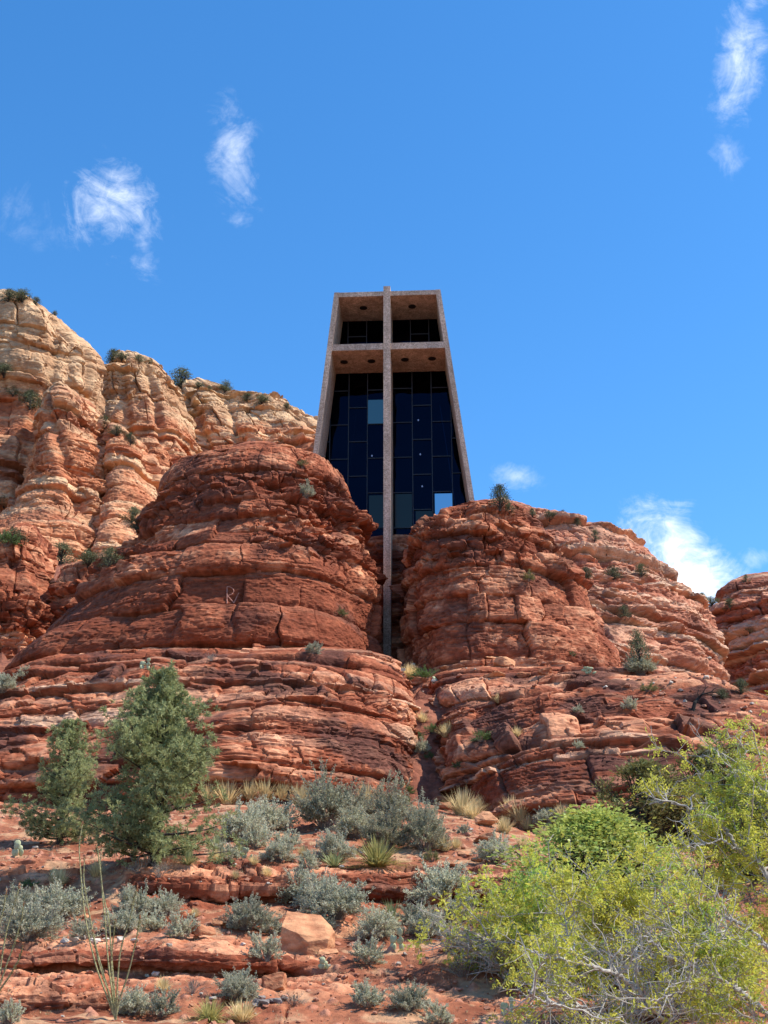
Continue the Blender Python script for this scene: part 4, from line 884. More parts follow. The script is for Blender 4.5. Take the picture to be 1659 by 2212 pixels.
for px, py, w, lb in ((1187, 1126, 32, 'dark juniper on the skyline of the right hill, the largest of three'), (1218, 1130, 20, 'middle one of three small junipers on the skyline of the right hill'), (1248, 1138, 16, 'smallest and lowest of three junipers on the skyline of the right hill'),
    (1150, 1118, 18, 'little juniper on the skyline right behind the butte'), (1285, 1172, 20, 'dark bush high on the slope of the right hill'), (1310, 1200, 24, 'dark bush on an upper ledge of the right hill'),
    (1266, 1250, 30, 'left bush of the dark row halfway up the right hill'), (1325, 1254, 44, 'biggest bush of the dark row halfway up the right hill'), (1386, 1246, 34, 'right bush of the dark row halfway up the right hill'),
    (1520, 1306, 24, 'juniper in the notch between the two right hills'), (1537, 1300, 30, 'dark tree on the shoulder of the far right hill'), (1578, 1318, 30, 'bush on the upper ledge of the far right hill'),
    (1612, 1264, 16, 'tiny tree on the skyline of the far right hill'), (1620, 1370, 30, 'bush low on the far right hill'), (1600, 1500, 40, 'grey bush at the foot of the far right hill'),
    (1560, 1512, 34, 'bush at the foot of the dark gap'), (1350, 1340, 26, 'bush in the middle of the right hill beside a pale ledge')):
    W_('juniper_bush' if w > 28 else 'juniper', px, py - 2, w*1.2, lb, G8)
G9 = 'junipers on the left cliffs'; 
for px, py, w, lb in ((18, 654, 36, 'juniper on the skyline at the left edge'), (48, 656, 40, 'broad juniper on the skyline of the tallest cliff'), (78, 662, 22, 'small juniper on the domed top of the tallest cliff'), (118, 684, 14, 'tiny bush right on the domed brow of the tallest cliff'),
    (243, 786, 36, 'dark juniper in the notch behind the tallest cliff'), (262, 782, 26, 'bush beside the notch on the middle cliff'), (300, 786, 22, 'low bush on top of the middle cliff'), (322, 788, 16, 'tiny bush near the right end of the middle cliff top'),
    (390, 842, 54, 'broad dark juniper on the cliff ridge, largest on the skyline'), (428, 842, 20, 'slim juniper right of the broad one on the cliff ridge'), (452, 846, 12, 'tiny bush between two junipers on the cliff ridge'), (486, 850, 34, 'dark juniper alone on the cliff ridge'),
    (535, 870, 22, 'low bush on the falling part of the cliff ridge'), (565, 876, 30, 'greyish bush on the falling part of the cliff ridge'), (620, 888, 18, 'small bush on the cliff ridge close to the chapel'),
    (8, 816, 40, 'big dark bush on the left edge shelf'), (64, 884, 48, 'green bush on the shelf below the tall cliff'), (28, 858, 30, 'grey bush on the shelf at the left edge'), (225, 930, 36, 'upper bush in the green strip between the cliffs'),
    (252, 945, 34, 'middle bush in the green strip between the cliffs'), (282, 962, 30, 'lower bush in the green strip between the cliffs'), (8, 1098, 36, 'bush on the left edge below the dark recess'), (284, 1130, 40, 'tall green bush in the gap beside the left butte'),
    (296, 1150, 36, 'lower green bush in the gap beside the left butte'), (132, 1222, 56, 'big grey-green bush behind the dark red pillar'), (190, 1226, 50, 'middle grey bush on the slope behind the pillars'), (236, 1226, 48, 'reddish grey bush on the slope beside the left butte'), (30, 1175, 44, 'grey bush behind the top of the dark red pillar')):
    W_('juniper_bush', px, py - 3, w*1.3, lb, G9)
W_('green_shrub', 12, 1180, 60, 'bright green bush at the left edge behind the dark red pillar'); W_('wide_sagebrush', 8, 1496, 66, 'pale sagebrush at the left edge below the dark red pillar', None, 60)
W_('sagebrush', 50, 1466, 30, 'small pale bush at the end of the left dome rim')

# other things that need a spot on the ground
SPOT = {k: hit(*v) for k, v in dict(pine=(330, 1862), pine2=(128, 1822), oco=(250, 2203), oco2=(-8, 2150), boulder=(664, 2058), broad=(1290, 2010), jun=(1400, 1830), jun2=(1560, 1830), acacia=(1140, 2120), stump=(621, 1738),
    dead=(1494, 1532), sign=(871, 1462), jun3=(1640, 1900)).items()}
MARK = [[hit(470/1*0 + x, y, 1)[0] for x, y in st] for st in (
    [(490.6, 1268 + k*2.0) for k in range(19)], [(490.6 + 14.5*math.sin(t), 1277 - 9.5*math.cos(t)) for t in np.linspace(0, math.pi, 16)],
    [(491.5 + k*1.6, 1287 + k*1.75) for k in range(10)], [(516 - k*1.2, 1281 + k*2.5) for k in range(10)])]
STONES = []
for k in range(2600):
    r = random.Random(9000+k); px = r.uniform(-20, 1350); py = r.uniform(1735, 2225)
    if k >= 2200: px = r.uniform(860, 1630); py = r.uniform(1425, 1540)
    p, n = hit(px, py, 1)
    if n.z > .35: STONES.append((p, (r.uniform(2.0, 6) if r.random() < .8 else r.uniform(6, 17))*scale_at(p)))
BOULD = [(k, hit(k[0], k[1])) for k in (
    (1052, 1785, 54, 34, 5, 'upper pale flat boulder on the rubble below the right dome'), (1052, 1822, 60, 26, 6, 'lower pale flat boulder on the rubble below the right dome'), (946, 1735, 50, 16, 7, 'dark flat slab in the gully mouth'),
    (962, 1750, 46, 16, 8, 'pale flat slab below the dark slab in the gully mouth'), (1143, 1854, 54, 16, 9, 'flat red slab near the lime thorn bush'), (980, 1874, 32, 14, 10, 'small grey stone on the rim of the upper ledge'),
    (946, 1960, 62, 34, 11, 'dark red pointed boulder leaning in front of a wide sagebrush'), (922, 1982, 66, 22, 12, 'flat red boulder below the dark red pointed one'), (597, 2140, 66, 38, 13, 'square dark red boulder with a hollow face at the bottom'),
    (435, 2028, 56, 32, 14, 'small dark red rock at the end of the long ledge'), (473, 1998, 30, 18, 15, 'little red rock below the upper ledge'), (1089, 1440, 52, 26, 16, 'pale block on the bench below the right butte'),
    (1070, 1464, 50, 17, 17, 'flat block in front of the pale block on the bench'), (1058, 1424, 56, 26, 18, 'tilted pale slab leaning on the right butte'), (1177, 1458, 32, 20, 19, 'small dark block alone on the bench'),
    (1130, 1464, 32, 14, 20, 'low stone between the pale and the dark block on the bench'), (1010, 1438, 34, 14, 21, 'low red stone at the left foot of the right butte'), (1030, 1862, 28, 14, 22, 'small red stone left of the round sagebrush'),
    (1005, 1850, 34, 14, 23, 'red stone in the rubble below the small sagebrush'), (700, 2062, 60, 14, 24, 'flat pale slab at the right foot of the big pale boulder'), (180, 1985, 22, 10, 25, 'small pale stone among the sagebrush behind the ocotillo'),
    (1122, 1828, 34, 14, 26, 'flat pale stone right of the lower pale boulder'), (905, 1478, 40, 18, 27, 'dark red stone below the green bush at the foot of the cross'), (965, 1447, 30, 12, 28, 'red stone between the green bush and the right butte'))]
LITTER = []
for k in range(5200):
    r = random.Random(70000+k); px = r.uniform(-20, 1330); py = 1725 + 490*r.random()**1.15
    if float(pn(px*.012, py*.03, 0, 5)) + r.uniform(-.25, .25) < -.05: continue
    p, n = hit(px, py, 1)
    if n.z > .45: LITTER.append((p, scale_at(p)))
WHITE = [(k, hit(k[0], k[1])) for k in ((140, 2036, 22), (160, 2034, 24), (176, 2028, 18), (196, 2026, 22), (205, 2038, 24), (228, 2034, 18), (258, 2034, 22), (290, 2036, 20), (337, 2107, 20), (318, 2110, 12))]
GREY = [(k, hit(k[0], k[1])) for k in ((555, 2168, 24), (570, 2172, 26), (586, 2166, 20), (600, 2168, 24), (564, 2160, 20), (615, 2162, 18), (548, 2176, 18))]

for kind, p, n, w, h, label, group in JOBS: plant(kind, p, n, w, h, label, group)

# ------------------------------------------------------------------ boulders and stones
def boulder_mesh(seed, pts=None, w=1, d=.8, h=.6, tone=0, cuts=3, rough=.02, bev=.022):
    r = rs(seed); bm = bmesh.new()
    if pts is None:
        pts = []
        for k in range(13):
            v = unit(r.normal(size=3)); m = np.abs(v).max()**.75; v = v/m*.5; pts.append((v[0]*w, v[1]*d, (v[2]*.9+.38)*h))
    for p in pts: bm.verts.new(p)
    bmesh.ops.convex_hull(bm, input=bm.verts[:]); 
    loose = [v for v in bm.verts if not v.link_faces]; bmesh.ops.delete(bm, geom=loose, context='VERTS')
    bmesh.ops.dissolve_limit(bm, angle_limit=.12, verts=bm.verts[:], edges=bm.edges[:])
    bmesh.ops.bevel(bm, geom=bm.edges[:], offset=bev*min(w, h*1.5), segments=2, affect='EDGES', profile=.6)
    bmesh.ops.triangulate(bm, faces=bm.faces[:])
    if cuts:
        for _ in range(cuts):
            bmesh.ops.subdivide_edges(bm, edges=[e for e in bm.edges if e.calc_length() > .075*w], cuts=1, use_grid_fill=True)
            bmesh.ops.triangulate(bm, faces=bm.faces[:])
    bm.normal_update(); V = np.array([v.co for v in bm.verts]); N = np.array([v.normal for v in bm.verts]); F = np.array([[v.index for v in f.verts] for f in bm.faces]); bm.free()
    s = 3.0/w; n1 = fbm(V[:, 0]*s, V[:, 1]*s, V[:, 2]*s*2.2, 4, seed); V = V + N*(n1*rough*w*2)[:, None]
    t = np.clip(.62 + .5*n1 + tone, 0, 1)[:, None]; c = C(.25, .078, .038)*(1-t) + C(.58, .29, .15)*t
    return mesh_np('boulder', V, [F], c, M_BOULD)
big = [(-.53,-.20,.50),(-.47,.34,.86),(.22,.46,.80),(.54,.16,.44),(.42,-.32,.26),(.0,-.46,.20),(-.56,-.16,-.1),(.0,-.42,-.12),(.38,-.28,-.1),(.54,.2,-.1),(-.45,.5,-.1),(.3,.6,-.1),(-.2,-.38,.36)]
p, n = SPOT['boulder']; s = 108*scale_at(p)
b = link('boulder', boulder_mesh(3, [(x*s, y*s, z*s) for x, y, z in big], s, s, s*.8, .05, 5, .012, .010), None, p + Vector((0, .25*s, 0))); tag(b, 'big pale red angular boulder with a broad sunlit top', 'boulder', 'boulders on the slope')
for (px, py, w, h, sd, lb), (p, n) in BOULD:
    s = scale_at(p); o = link('boulder', boulder_mesh(sd, None, w*s, w*s*.8, h*s*1.25, -.30 if 'dark' in lb else (.12 if 'pale' in lb else -.05)), None, p + Vector((0, .2*w*s, -.05*h*s)))
    o.rotation_euler = (random.Random(sd).uniform(-.12, .12), random.Random(sd+1).uniform(-.15, .15), random.Random(sd+2).uniform(-.3, .3)); tag(o, lb, 'boulder', 'boulders on the slope')
M_WHITE = plain_mat('pale_stone', (.50, .44, .37), .9, .25, 18, bump=.01); M_GREYST = plain_mat('grey_stone', (.20, .17, .155), .9, .3, 18, bump=.01)
for lst, m, lb, g in ((WHITE, M_WHITE, 'pale whitish stone lying on red soil by the long ledge', 'pale stones'), (GREY, M_GREYST, 'grey stone in the small pile beside the dark hollowed boulder', 'grey stone pile')):
    for q, ((px, py, w), (p, n)) in enumerate(lst):
        s = w*scale_at(p); me = boulder_mesh(300+q, None, s, s*.8, s*.6, 0, 1); me.materials.clear(); me.materials.append(m)
        tag(link('stone', me, None, p), lb, 'stone', g)
def gravel():
    mb = MB(); base = [boulder_mesh(400+k, None, 1, .85, .6, 0, 0) for k in range(5)]
    dat = []
    for me in base:
        V = np.empty(len(me.vertices)*3, np.float32); me.vertices.foreach_get('co', V); dat.append((V.reshape(-1, 3), np.array([list(p.vertices) for p in me.polygons])))
    for k, (p, s) in enumerate(STONES):
        V, F = dat[k % 5]; a = k*1.7; M = np.array([[math.cos(a), -math.sin(a), 0], [math.sin(a), math.cos(a), 0], [0, 0, 1]]); r = random.Random(k); t = r.random()
        mb.add(V@M.T*s + np.array(p), F, None, C(.22, .075, .045)*(1-t) + C(.50, .25, .16)*t if r.random() < .88 else C(.42, .36, .30))
    o = mb.build('gravel', M_BOULD, None, False, True); tag(o, 'loose red stones and gravel strewn over the slope', 'gravel', None, 'stuff')
gravel()
def litter():
    r = rs(515); V = []; c = []
    for p, s in LITTER:
        m = r.randint(4, 10); sz = r.uniform(3, 11)*s; base = [(.62, .50, .28), (.45, .40, .28), (.30, .25, .18), (.50, .36, .20), (.32, .33, .20)][r.choice(5, p=[.35, .25, .15, .15, .10])]
        for _ in range(m):
            a = r.uniform(0, 2*np.pi); e = r.uniform(.1, 1.35); d = np.array([math.sin(e)*math.cos(a), math.sin(e)*math.sin(a), math.cos(e)])*sz*r.uniform(.5, 1); w = np.array([-math.sin(a), math.cos(a), 0])*.55*s
            o = np.array(p) + np.array([r.normal()*3*s, r.normal()*3*s, -.01]); V += [o - w, o + w, o + d]; b = r.uniform(.7, 1.2); c += [np.array(base)*b]*3
    n = len(V); me = mesh_np('litter', np.array(V), [np.arange(n).reshape(-1, 3)], np.array(c), leaf_mat('dry_litter', (1, 1, 1), .3, 0))
    tag(link('dry_grass_litter', me), 'thin dry grass and plant litter over the red slope', 'litter', None, 'stuff')
litter()

# ------------------------------------------------------------------ the chalk sign on the butte, a sign post, dead wood
mb = MB()
for st in MARK:
    pts = [np.array(p) + np.array([0, -.05, -.01]) for p in st]; mb.tube(pts, .028, 5)
tag(mb.build('chalk_mark', plain_mat('chalk', (.40, .19, .14), .95, .3, 8)), 'faded pale Rx letters scratched on the dark face of the left butte', 'graffiti')
p, n = SPOT['sign']; s = scale_at(p); t = thing('sign_post', 'tiny tan sign on a post at the foot of the cross', 'sign', p)
mb = MB(); mb.tube([(0, 0, -.1), (0, 0, 14*s)], .6*s, 6); mb.build('post', M_STEM, t)
mb = MB(); a, b_, c = 5*s, .5*s, 3*s; mb.hexa([(-a, -b_-.6*s, 13*s), (a, -b_-.6*s, 13*s), (a, -.62*s, 13*s), (-a, -.62*s, 13*s), (-a, -b_-.6*s, 13*s+2*c), (a, -b_-.6*s, 13*s+2*c), (a, -.62*s, 13*s+2*c), (-a, -.62*s, 13*s+2*c)]); mb.build('board', plain_mat('tan_board', (.42, .33, .24), .8), t)
p, n = SPOT['stump']; s = scale_at(p); t = thing('tree_stump', 'charred black stump with a fallen log at the foot of the left dome', 'stump', p)
mb = MB(); mb.tube([(0, 0, -.1), (1*s, 0, 12*s), (2*s, 0, 30*s)], [5*s, 4*s, 2.0*s], 7); mb.build('trunk', M_CHAR, t)
mb = MB(); mb.tube([(-2*s, 0, 3*s), (-18*s, -4*s, 4*s), (-34*s, -6*s, 7*s), (-52*s, -6*s, 3*s)], [3*s, 2.6*s, 2*s, 1*s], 6); mb.build('log', M_CHAR, t)
p, n = SPOT['dead']; s = scale_at(p); t = thing('dead_tree', 'leaning black dead tree on the right dome before the dark gap', 'dead tree', p)
mb = MB(); mb.tube([(0, 0, -.2), (8*s, 0, 14*s), (18*s, .1, 26*s), (26*s, 0, 33*s), (46*s, 0, 38*s), (58*s, 0, 36*s)], [4.5*s, 4*s, 3*s, 2.2*s, 1.2*s, .5*s], 7); mb.build('trunk', M_CHAR, t)
for k, pts in enumerate(([(18, 26), (16, 36), (20, 44)], [(26, 33), (34, 46), (36, 56)], [(36, 36), (48, 30), (54, 22)], [(46, 38), (54, 46), (62, 48)], [(34, 46), (42, 52)], [(48, 30), (58, 30)])):
    mb = MB(); mb.tube([(x*s, .05*(k % 3), z*s) for x, z in pts], np.linspace(1.3*s, .4*s, len(pts)), 5); mb.build('branch', M_CHAR, t)

# ------------------------------------------------------------------ pines
def pine(p, H, Wd, seed, label, gaps=0.0):
    r = rs(seed); t = thing('pine_tree', label, 'pine tree', p, 'pine trees'); mb = MB(); lim = MB(); cl = []; cs = []
    tp = [np.array([.06*H*(.3*math.sin(3*z+seed)*z), .03*H*z*math.cos(2*z), z*H*.97 - .1]) for z in np.linspace(0, 1, 12)]; mb.tube(tp, np.linspace(.026*H, .003*H, 12), 8); mb.build('trunk', M_BARK, t)
    tp = np.array(tp); nb = 200
    for k in range(nb):
        z = .03 + .96*((k+.5)/nb)**.92; a = k*2.399 + r.normal()*.25
        lob = pn(math.cos(a)*1.1+seed, math.sin(a)*1.1, z*4.5, seed).item()
        if lob < -.17 and z < .85: continue
        prof = min(1.0, .72+2.0*z) * (1-z**1.5)**.80 * .97 * (1+.75*lob) + .06; L = Wd*.5*prof*r.uniform(.62, 1.12)*(1+.20*math.sin(2*a+z*9+seed))
        o = np.array([np.interp(z, np.linspace(0, 1, 12), tp[:, q]) for q in range(3)]); rise = .10 + .55*z - .12*(1-z); d = np.array([math.cos(a), math.sin(a), 0])
        pts = [o + d*L*f + np.array([0, 0, L*(rise*f + .16*f*f)]) + r.normal(size=3)*.02*L for f in (0, .35, .7, 1)]
        lim.tube(pts, np.linspace(.008*H*(1-z)+.006, .004, 4), 4, cap=False); pts = np.array(pts)
        m = max(3, int(L/.085)); bt = 1+.16*r.normal()
        for f in np.linspace(.30 if z < .8 else .1, 1.02, m):
            for _ in range(2):
                side = r.normal(size=3)*L*.135*(1.1-.4*f) + np.array([0, 0, .03]); q = np.array([np.interp(f, (0, .35, .7, 1), pts[:, c]) for c in range(3)]) + side
                cl.append(q); cs.append(bt*(1+.14*r.normal()))
    cl = np.array(cl); per = 26; k = len(cl)*per; i = np.repeat(np.arange(len(cl)), per); dv = unit(r.normal(size=(k, 3)) + np.array([0, 0, .55]))
    sz = .135*H/5.7; c = cl[i] + dv*sz*r.uniform(.25, .8, (k, 1)); V, F = leaf_quads(c, dv, sz*r.uniform(.7, 1.2, k), .028*H/5.7, r)
    link('crown', mesh_np('pine_crown', V, [F], shade4(tint(k, r, .15, .10)*np.array(cs)[i][:, None]), M_PINE), t); lim.build('limb', M_BARK, t)
p, n = SPOT['pine']; s = scale_at(p); pine(p, (1866-1446)*s*1.04, 300*s, 7, 'big dark green pine in front of the left dome')
p, n = SPOT['pine2']; s = scale_at(p); pine(p, (1826-1560)*s*1.04, 186*s, 12, 'smaller yellowish green pine left of the big pine')

# ------------------------------------------------------------------ ocotillos
M_OCO = plain_mat('ocotillo_bark', (.30, .28, .14), .85, .45, 30, bump=.01); M_OTIP = leaf_mat('ocotillo_flower', (.45, .20, .10), .3)
def ocotillo(p, stems, label, seed):
    r = rs(seed); t = thing('ocotillo', label, 'ocotillo', p, 'ocotillos'); s = scale_at(p); lv, ld, tips = [], [], []
    for st in stems:
        yo = r.uniform(-.5, .5); pts = [np.zeros(3)] + [np.array(at(x, y, p.y + yo*k/len(st)) - p) for k, (x, y) in enumerate(st, 1)]; pts = np.array(pts); tt = np.linspace(0, len(pts)-1, 26)
        P = np.stack([np.interp(tt, range(len(pts)), pts[:, q]) for q in range(3)], 1); P[1:-1] += r.normal(size=(24, 3))*.45*s; P = np.stack([smooth1(P[:, q], 1, 1) for q in range(3)], 1); P[0] = pts[0]
        mb = MB(); mb.tube(P, np.linspace(2.3*s, 1.0*s, 26), 6); mb.build('stem', M_OCO, t)
        m = 190; f = r.uniform(.10, .97, m)*25; q = np.stack([np.interp(f, range(26), P[:, c]) for c in range(3)], 1); lv.append(q + r.normal(size=(m, 3))*1.2*s); ld.append(r.normal(size=(m, 3)) + np.array([0, 0, .8])); tips.append(P[-1])
    c = np.concatenate(lv); d = np.concatenate(ld); V, F = leaf_quads(c, d, 4.5*s*r.uniform(.6, 1.2, len(c)), 2.0*s, r); link('foliage', mesh_np('ocotillo_leaf', V, [F], shade4(tint(len(c), r)), M_OLIVE), t)
    for tip in tips:
        c = tip + r.normal(size=(16, 3))*np.array([1, 1, 3.5])*s; V, F = leaf_quads(c, r.normal(size=(16, 3))+np.array([0, 0, 1.5]), 6*s, 2*s, r); link('flower', mesh_np('ocotillo_flower', V, [F], shade4(tint(len(c), r)), M_OTIP), t)
ocotillo(SPOT['oco'][0], [[(215,2110),(192,2030),(180,1950),(174,1880),(170,1825),(179,1775)], [(228,2120),(204,2030),(190,1960),(180,1900),(183,1850)], [(243,2150),(232,2060),(226,1980),(218,1900),(213,1850),(208,1825)],
    [(248,2150),(240,2060),(236,1990),(222,1930),(216,1870),(220,1825)], [(253,2150),(256,2090),(262,2040),(280,1990),(287,1950),(298,1913)], [(257,2160),(275,2110),(288,2060),(298,2010),(303,1978)], [(238,2150),(222,2110),(208,2060),(200,2010)], [(246,2140),(240,2080),(244,2030),(250,1985)]],
    'tall ocotillo with long thin green wands rising from one root', 3)
ocotillo(SPOT['oco2'][0], [[(12,2090),(30,2040),(46,1990),(52,1950)], [(2,2080),(14,2010),(30,1955),(42,1912)], [(-12,2080),(-4,2010),(8,1960),(14,1925)], [(20,2110),(40,2075),(50,2040)]], 'ocotillo cut off by the left edge with green leaning wands', 5)

# ------------------------------------------------------------------ the thorn trees and bushes at the lower right
def curve(pts, n):
    pts = np.array(pts); t = np.linspace(0, len(pts)-1, n); P = np.stack([np.interp(t, range(len(pts)), pts[:, q]) for q in range(3)], 1)
    return np.stack([smooth1(P[:, q], max(1, n//(len(pts)*3)), 1) for q in range(3)], 1)
def feather(c, d, r, L, nl, ll, lw):
    """pinnate leaves: leaflets on both sides of a rachis"""
    n = len(c); d = unit(d); s = unit(np.cross(d, r.normal(size=(n, 3)))); f = np.linspace(.15, 1, nl)
    q = c[:, None] + d[:, None]*(L[:, None]*f)[..., None]; sg = np.where(np.arange(nl) % 2, 1, -1)[None, :, None]
    dd = unit(s[:, None]*sg + d[:, None]*.55); q = q + dd*ll*.5
    return q.reshape(-1, 3), dd.reshape(-1, 3), np.repeat(np.arange(n), nl)
def tone(c, s):
    v = fbm(c[:, 0]/s, c[:, 1]/s, c[:, 2]/s, 3, 71)[:, None]; return np.clip(1 + v*np.array([.75, .50, .35]), .3, 1.8)
def thorn_tree():
    r = rs(77); base = at(1835, 2520, 12.4); t = thing('thorn_tree', 'spreading thorn tree with pale grey crooked limbs and lime green leaflets at the lower right', 'tree', base)
    B = np.array(base); A = lambda l, y0, y1: [np.array(at(x, y, y0 + (y1-y0)*k/(len(l)-1))) for k, (x, y) in enumerate(l)]
    fork = [np.array(at(1790, 2400, 12.4)), np.array(at(1760, 2280, 12.2))]
    tr = MB(); tr.tube(curve([B - np.array([0, 0, .4]), B, fork[0], fork[1]], 12) - B, np.linspace(.085, .05, 12), 9); tr.build('trunk', M_PALEB, t)
    L = [([fork[0]] + A([(1640, 2320), (1510, 2262), (1439, 2211), (1367, 2125), (1324, 2101), (1266, 2082), (1209, 2072), (1142, 2055)], 12.2, 11.2), .040, .3),
         ([fork[1]] + A([(1700, 2225), (1659, 2192), (1611, 2149), (1573, 2125), (1525, 2096), (1477, 2082), (1429, 2053), (1386, 2020)], 12.2, 11.6), .042, .22),
         ([fork[1]] + A([(1730, 2120), (1659, 2048), (1626, 2010), (1582, 1986), (1535, 1976), (1458, 1969), (1367, 1976), (1310, 1976)], 12.4, 12.2), .034, .4),
         ([fork[1]] + A([(1740, 2000), (1659, 1890), (1635, 1862), (1602, 1842), (1578, 1804), (1554, 1775), (1511, 1751), (1439, 1730), (1400, 1738)], 12.6, 13.2), .036, .6),
         (A([(1602, 1842), (1560, 1812), (1525, 1823), (1487, 1833), (1415, 1828)], 12.9, 12.4), .016, .7),
         (A([(1635, 1862), (1590, 1790), (1573, 1745), (1600, 1735), (1659, 1752)], 13, 13.3), .016, .6),
         ([fork[0]] + A([(1560, 2330), (1380, 2280), (1295, 2211), (1271, 2178), (1220, 2172), (1180, 2168), (1137, 2139)], 12, 10.8), .026, .12),
         ([fork[1]] + A([(1760, 1960), (1720, 1780), (1659, 1713), (1611, 1684), (1597, 1641), (1640, 1600)], 12.6, 13.6), .030, .9),
         (A([(1357, 2106), (1343, 2072), (1329, 2040), (1314, 2015), (1290, 1985)], 11.9, 12.3), .015, .6),
         (A([(1247, 2080), (1240, 2040), (1222, 2010), (1209, 1976), (1212, 1940)], 11.6, 12.0), .014, .9),
         (A([(1573, 2125), (1580, 2085), (1605, 2060), (1612, 2030)], 12, 12.2), .014, .6),
         (A([(1659, 2048), (1610, 2030), (1560, 2010), (1515, 2015), (1460, 2030)], 12.4, 11.7), .016, .6),
         (A([(1535, 1976), (1560, 1935), (1590, 1900), (1598, 1860)], 12.7, 13), .014, .7),
         (A([(1439, 2211), (1400, 2190), (1330, 2195), (1270, 2230)], 12.1, 11.5), .014, .05),
         (A([(1525, 2096), (1500, 2130), (1450, 2150), (1400, 2165)], 11.9, 11.3), .014, .1),
         (A([(1611, 1684), (1560, 1660), (1510, 1672), (1455, 1690)], 13.3, 13.4), .013, .8), (A([(1659, 1713), (1700, 1650), (1690, 1590)], 13.2, 13.6), .013, .8),
         (A([(1659, 2192), (1640, 2215), (1560, 2230)], 12.2, 11.8), .012, .1)]
    tw = MB(); C_, D_, LB = [], [], []
    for pts, rad, leafy in L:
        n = 10*len(pts); P = curve(pts, n); P[1:-1] += r.normal(size=(n-2, 3))*.008; mb = MB(); mb.tube(P - B, np.linspace(rad, rad*.28, n)*.66, 7); mb.build('limb', M_PALEB, t)
        ln = np.concatenate([[0], np.cumsum(np.linalg.norm(np.diff(P, axis=0), axis=1))]); m = int(ln[-1]/(.06 if leafy < .2 else .12))
        for k in range(m):
            q = r.uniform(.22, 1)*ln[-1]; i = min(np.searchsorted(ln, q), n-1); o = P[i]; tg = unit(P[min(i+1, n-1)] - P[i-1])
            d = unit(tg*.7 + r.normal(size=3)*np.array([.9, .6, .8]) + np.array([-.15, .55, .30])); l = r.uniform(.22, .85)*(1.1-.4*q/ln[-1])
            sp = [o]
            for z in range(6):
                d = unit(d + r.normal(size=3)*.35 + np.array([0, 0, .03])); sp.append(sp[-1] + d*l/6)
                if z > 0:
                    for _ in range(2):
                        e = unit(d*.6 + r.normal(size=3) + np.array([0, .45, .1])); te = sp[-1] + e*r.uniform(.08, .26); tw.tube(np.array([sp[-1], sp[-1]*.5+te*.5+r.normal(size=3)*.012, te]) - B, [.0032, .0026, .0016], 3, cap=False)
                        if r.rand() < leafy*1.3*(.25 + 1.6*(pn(sp[-1][0]*1.6, sp[-1][1]*1.6, sp[-1][2]*1.6, 3) > -.02)):
                            mm = r.randint(4, 8)
                            for f in np.linspace(.3, 1, mm): C_.append(sp[-1] + (te - sp[-1])*f); D_.append(r.normal(size=3) + np.array([0, 0, .2])); LB.append(1+.15*r.normal())
            tw.tube(np.array(sp) - B, np.linspace(min(rad*.4, .009), .003, 7), 4, cap=False)
    tw.build('twig', M_PALEB, t); c = np.array(C_) - B; n = len(c)
    q, d, i = feather(c, np.array(D_), r, r.uniform(.05, .10, n), 6, .032, .014); V, F = leaf_quads(q, d, .036*r.uniform(.7, 1.2, len(q)), .016, r)
    link('foliage', mesh_np('thorn_leaf', V, [F], shade4((tint(n, r, .16, .10)*tone(c, .9))[i]*np.array(LB)[i][:, None]*tint(len(q), r, .10, .04)), M_LIME), t); print('thorn leaves', n)
thorn_tree()
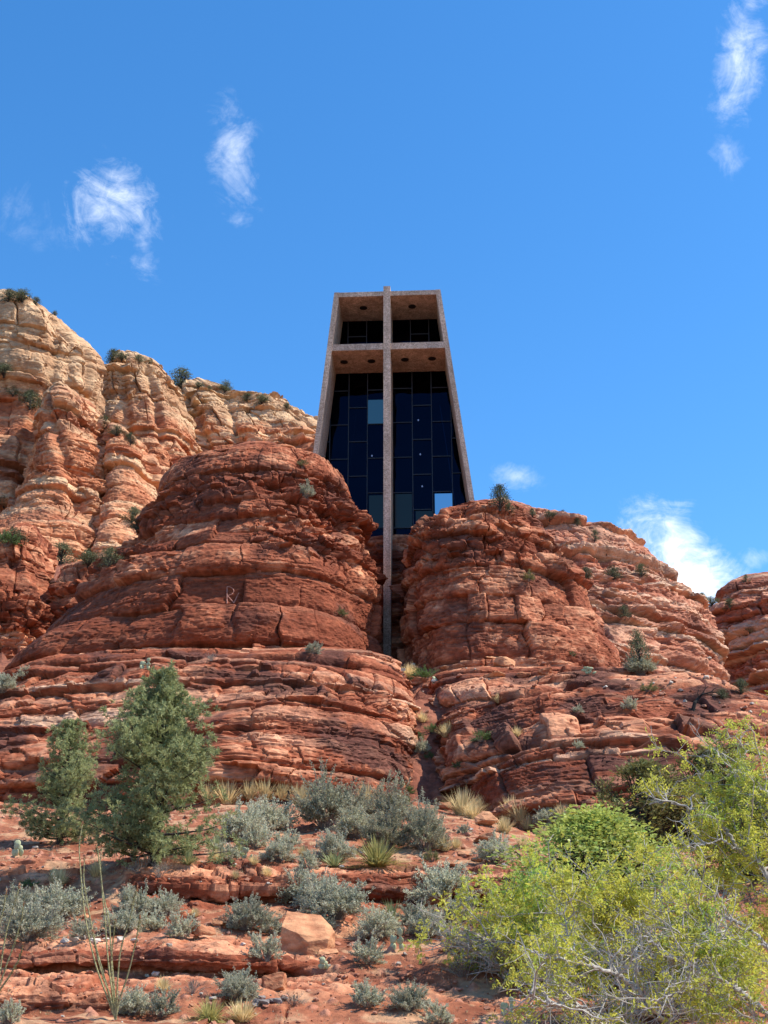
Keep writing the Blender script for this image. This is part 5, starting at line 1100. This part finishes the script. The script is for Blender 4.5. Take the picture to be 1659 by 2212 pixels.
def thorn_bush(p, w, h, seed, label, leafy=.9, n=130):
    """open, many stemmed bush with feathery lime leaves"""
    r = rs(seed); t = thing('thorn_bush', label, 'bush', p, 'lime green thorn bushes'); mb = MB(); C_, D_ = [], []
    for k in range(n):
        a = r.uniform(0, 2*np.pi); e = math.acos(1-r.uniform(0, .97)); g = r.uniform(.65, 1.05)*(1+.18*math.sin(3*a+seed)); tip = np.array([math.sin(e)*math.cos(a)*w*.5, math.sin(e)*math.sin(a)*w*.4, (.10+.9*math.cos(e))*h])*g
        o = np.array([math.cos(a), math.sin(a), 0])*r.uniform(0, .12)*w; P = [o]
        for z in range(1, 8): P.append(o + (tip-o)*z/7 + r.normal(size=3)*.022*w + np.array([0, 0, .10*h*math.sin(np.pi*z/7)]))
        mb.tube(P, np.linspace(.0065*w, .0014*w, 8), 4, cap=False)
        for z in range(3, 8):
            cl = pn(P[z][0]*3.2/w, P[z][1]*3.2/w, P[z][2]*3.2/w, seed) > -.04
            for _ in range(4):
                f = unit(P[z]-P[z-1] + r.normal(size=3)*.13*w); te = P[z] + f*r.uniform(.04, .11)*w; mb.tube([P[z], te], [.0013*w, .0007*w], 3, cap=False)
                if r.rand() < leafy*(1.25 if cl else .10):
                    for f in np.linspace(.1, 1, 5): C_.append(P[z] + (te-P[z])*f + r.normal(size=3)*.006*w); D_.append(r.normal(size=3))
    mb.build('stem', M_PALEB, t); c = np.array(C_); c[:, 2] = np.maximum(c[:, 2], .02); m = len(c); q, d, i = feather(c, np.array(D_), r, r.uniform(.03, .055, m)*w*.6, 7, .016*w*.6, .01)
    V, F = leaf_quads(q, d, .028*w*.5*r.uniform(.6, 1.4, len(q)), .012*w*.5, r); link('foliage', mesh_np('thorn_bush_leaf', V, [F], shade4((tint(m, r, .18, .12)*tone(c, .35*w))[i]), M_LIME), t)
p, n = SPOT['acacia']; s = scale_at(p); thorn_bush(p, 420*s, 235*s, 5, 'lime green thorn bush over the shaded hollow, left of the broad leaved bush')
p2 = hit(1420, 2190)[0]; s2 = scale_at(p2); thorn_bush(p2, 560*s2, 300*s2, 6, 'lime green thorn bush behind the bare limbs of the thorn tree', .62)
def leafy_bush(name, p, w, h, seed, mat, label, L, Wd, clumps, per, cat='bush', sd=.06):
    parts = make_tree(seed, mat, 1.0, clumps, per, L, Wd, .03, .55, sd); t = thing(name, label, cat, p - Vector((0, 0, .05)))
    for nm, me in parts: link(nm, me, t)
    t.scale = (w, w, h); return t
p, n = SPOT['broad']; s = scale_at(p); leafy_bush('broadleaf_bush', p, 500*s, 255*s, 201, M_BROAD, 'dense glossy green bush with small broad leaves in the middle of the thorn thicket', .028, .015, 210, 90, sd=.052)
p, n = SPOT['jun']; s = scale_at(p); leafy_bush('juniper_bush', p, 250*s, 185*s, 202, M_OLIVE, 'dark olive juniper against the foot of the right dome', .050, .014, 150, 60, sd=.05)
p, n = SPOT['jun2']; s = scale_at(p); leafy_bush('juniper_bush', p, 280*s, 210*s, 203, M_OLIVE, 'dark olive juniper behind the upper limbs of the thorn tree', .050, .014, 150, 60, sd=.05)
p, n = SPOT['jun3']; s = scale_at(p); leafy_bush('juniper_bush', p, 260*s, 190*s, 204, M_JUN, 'dark bush at the right edge behind the thorn tree', .050, .016, 120, 50, sd=.055)
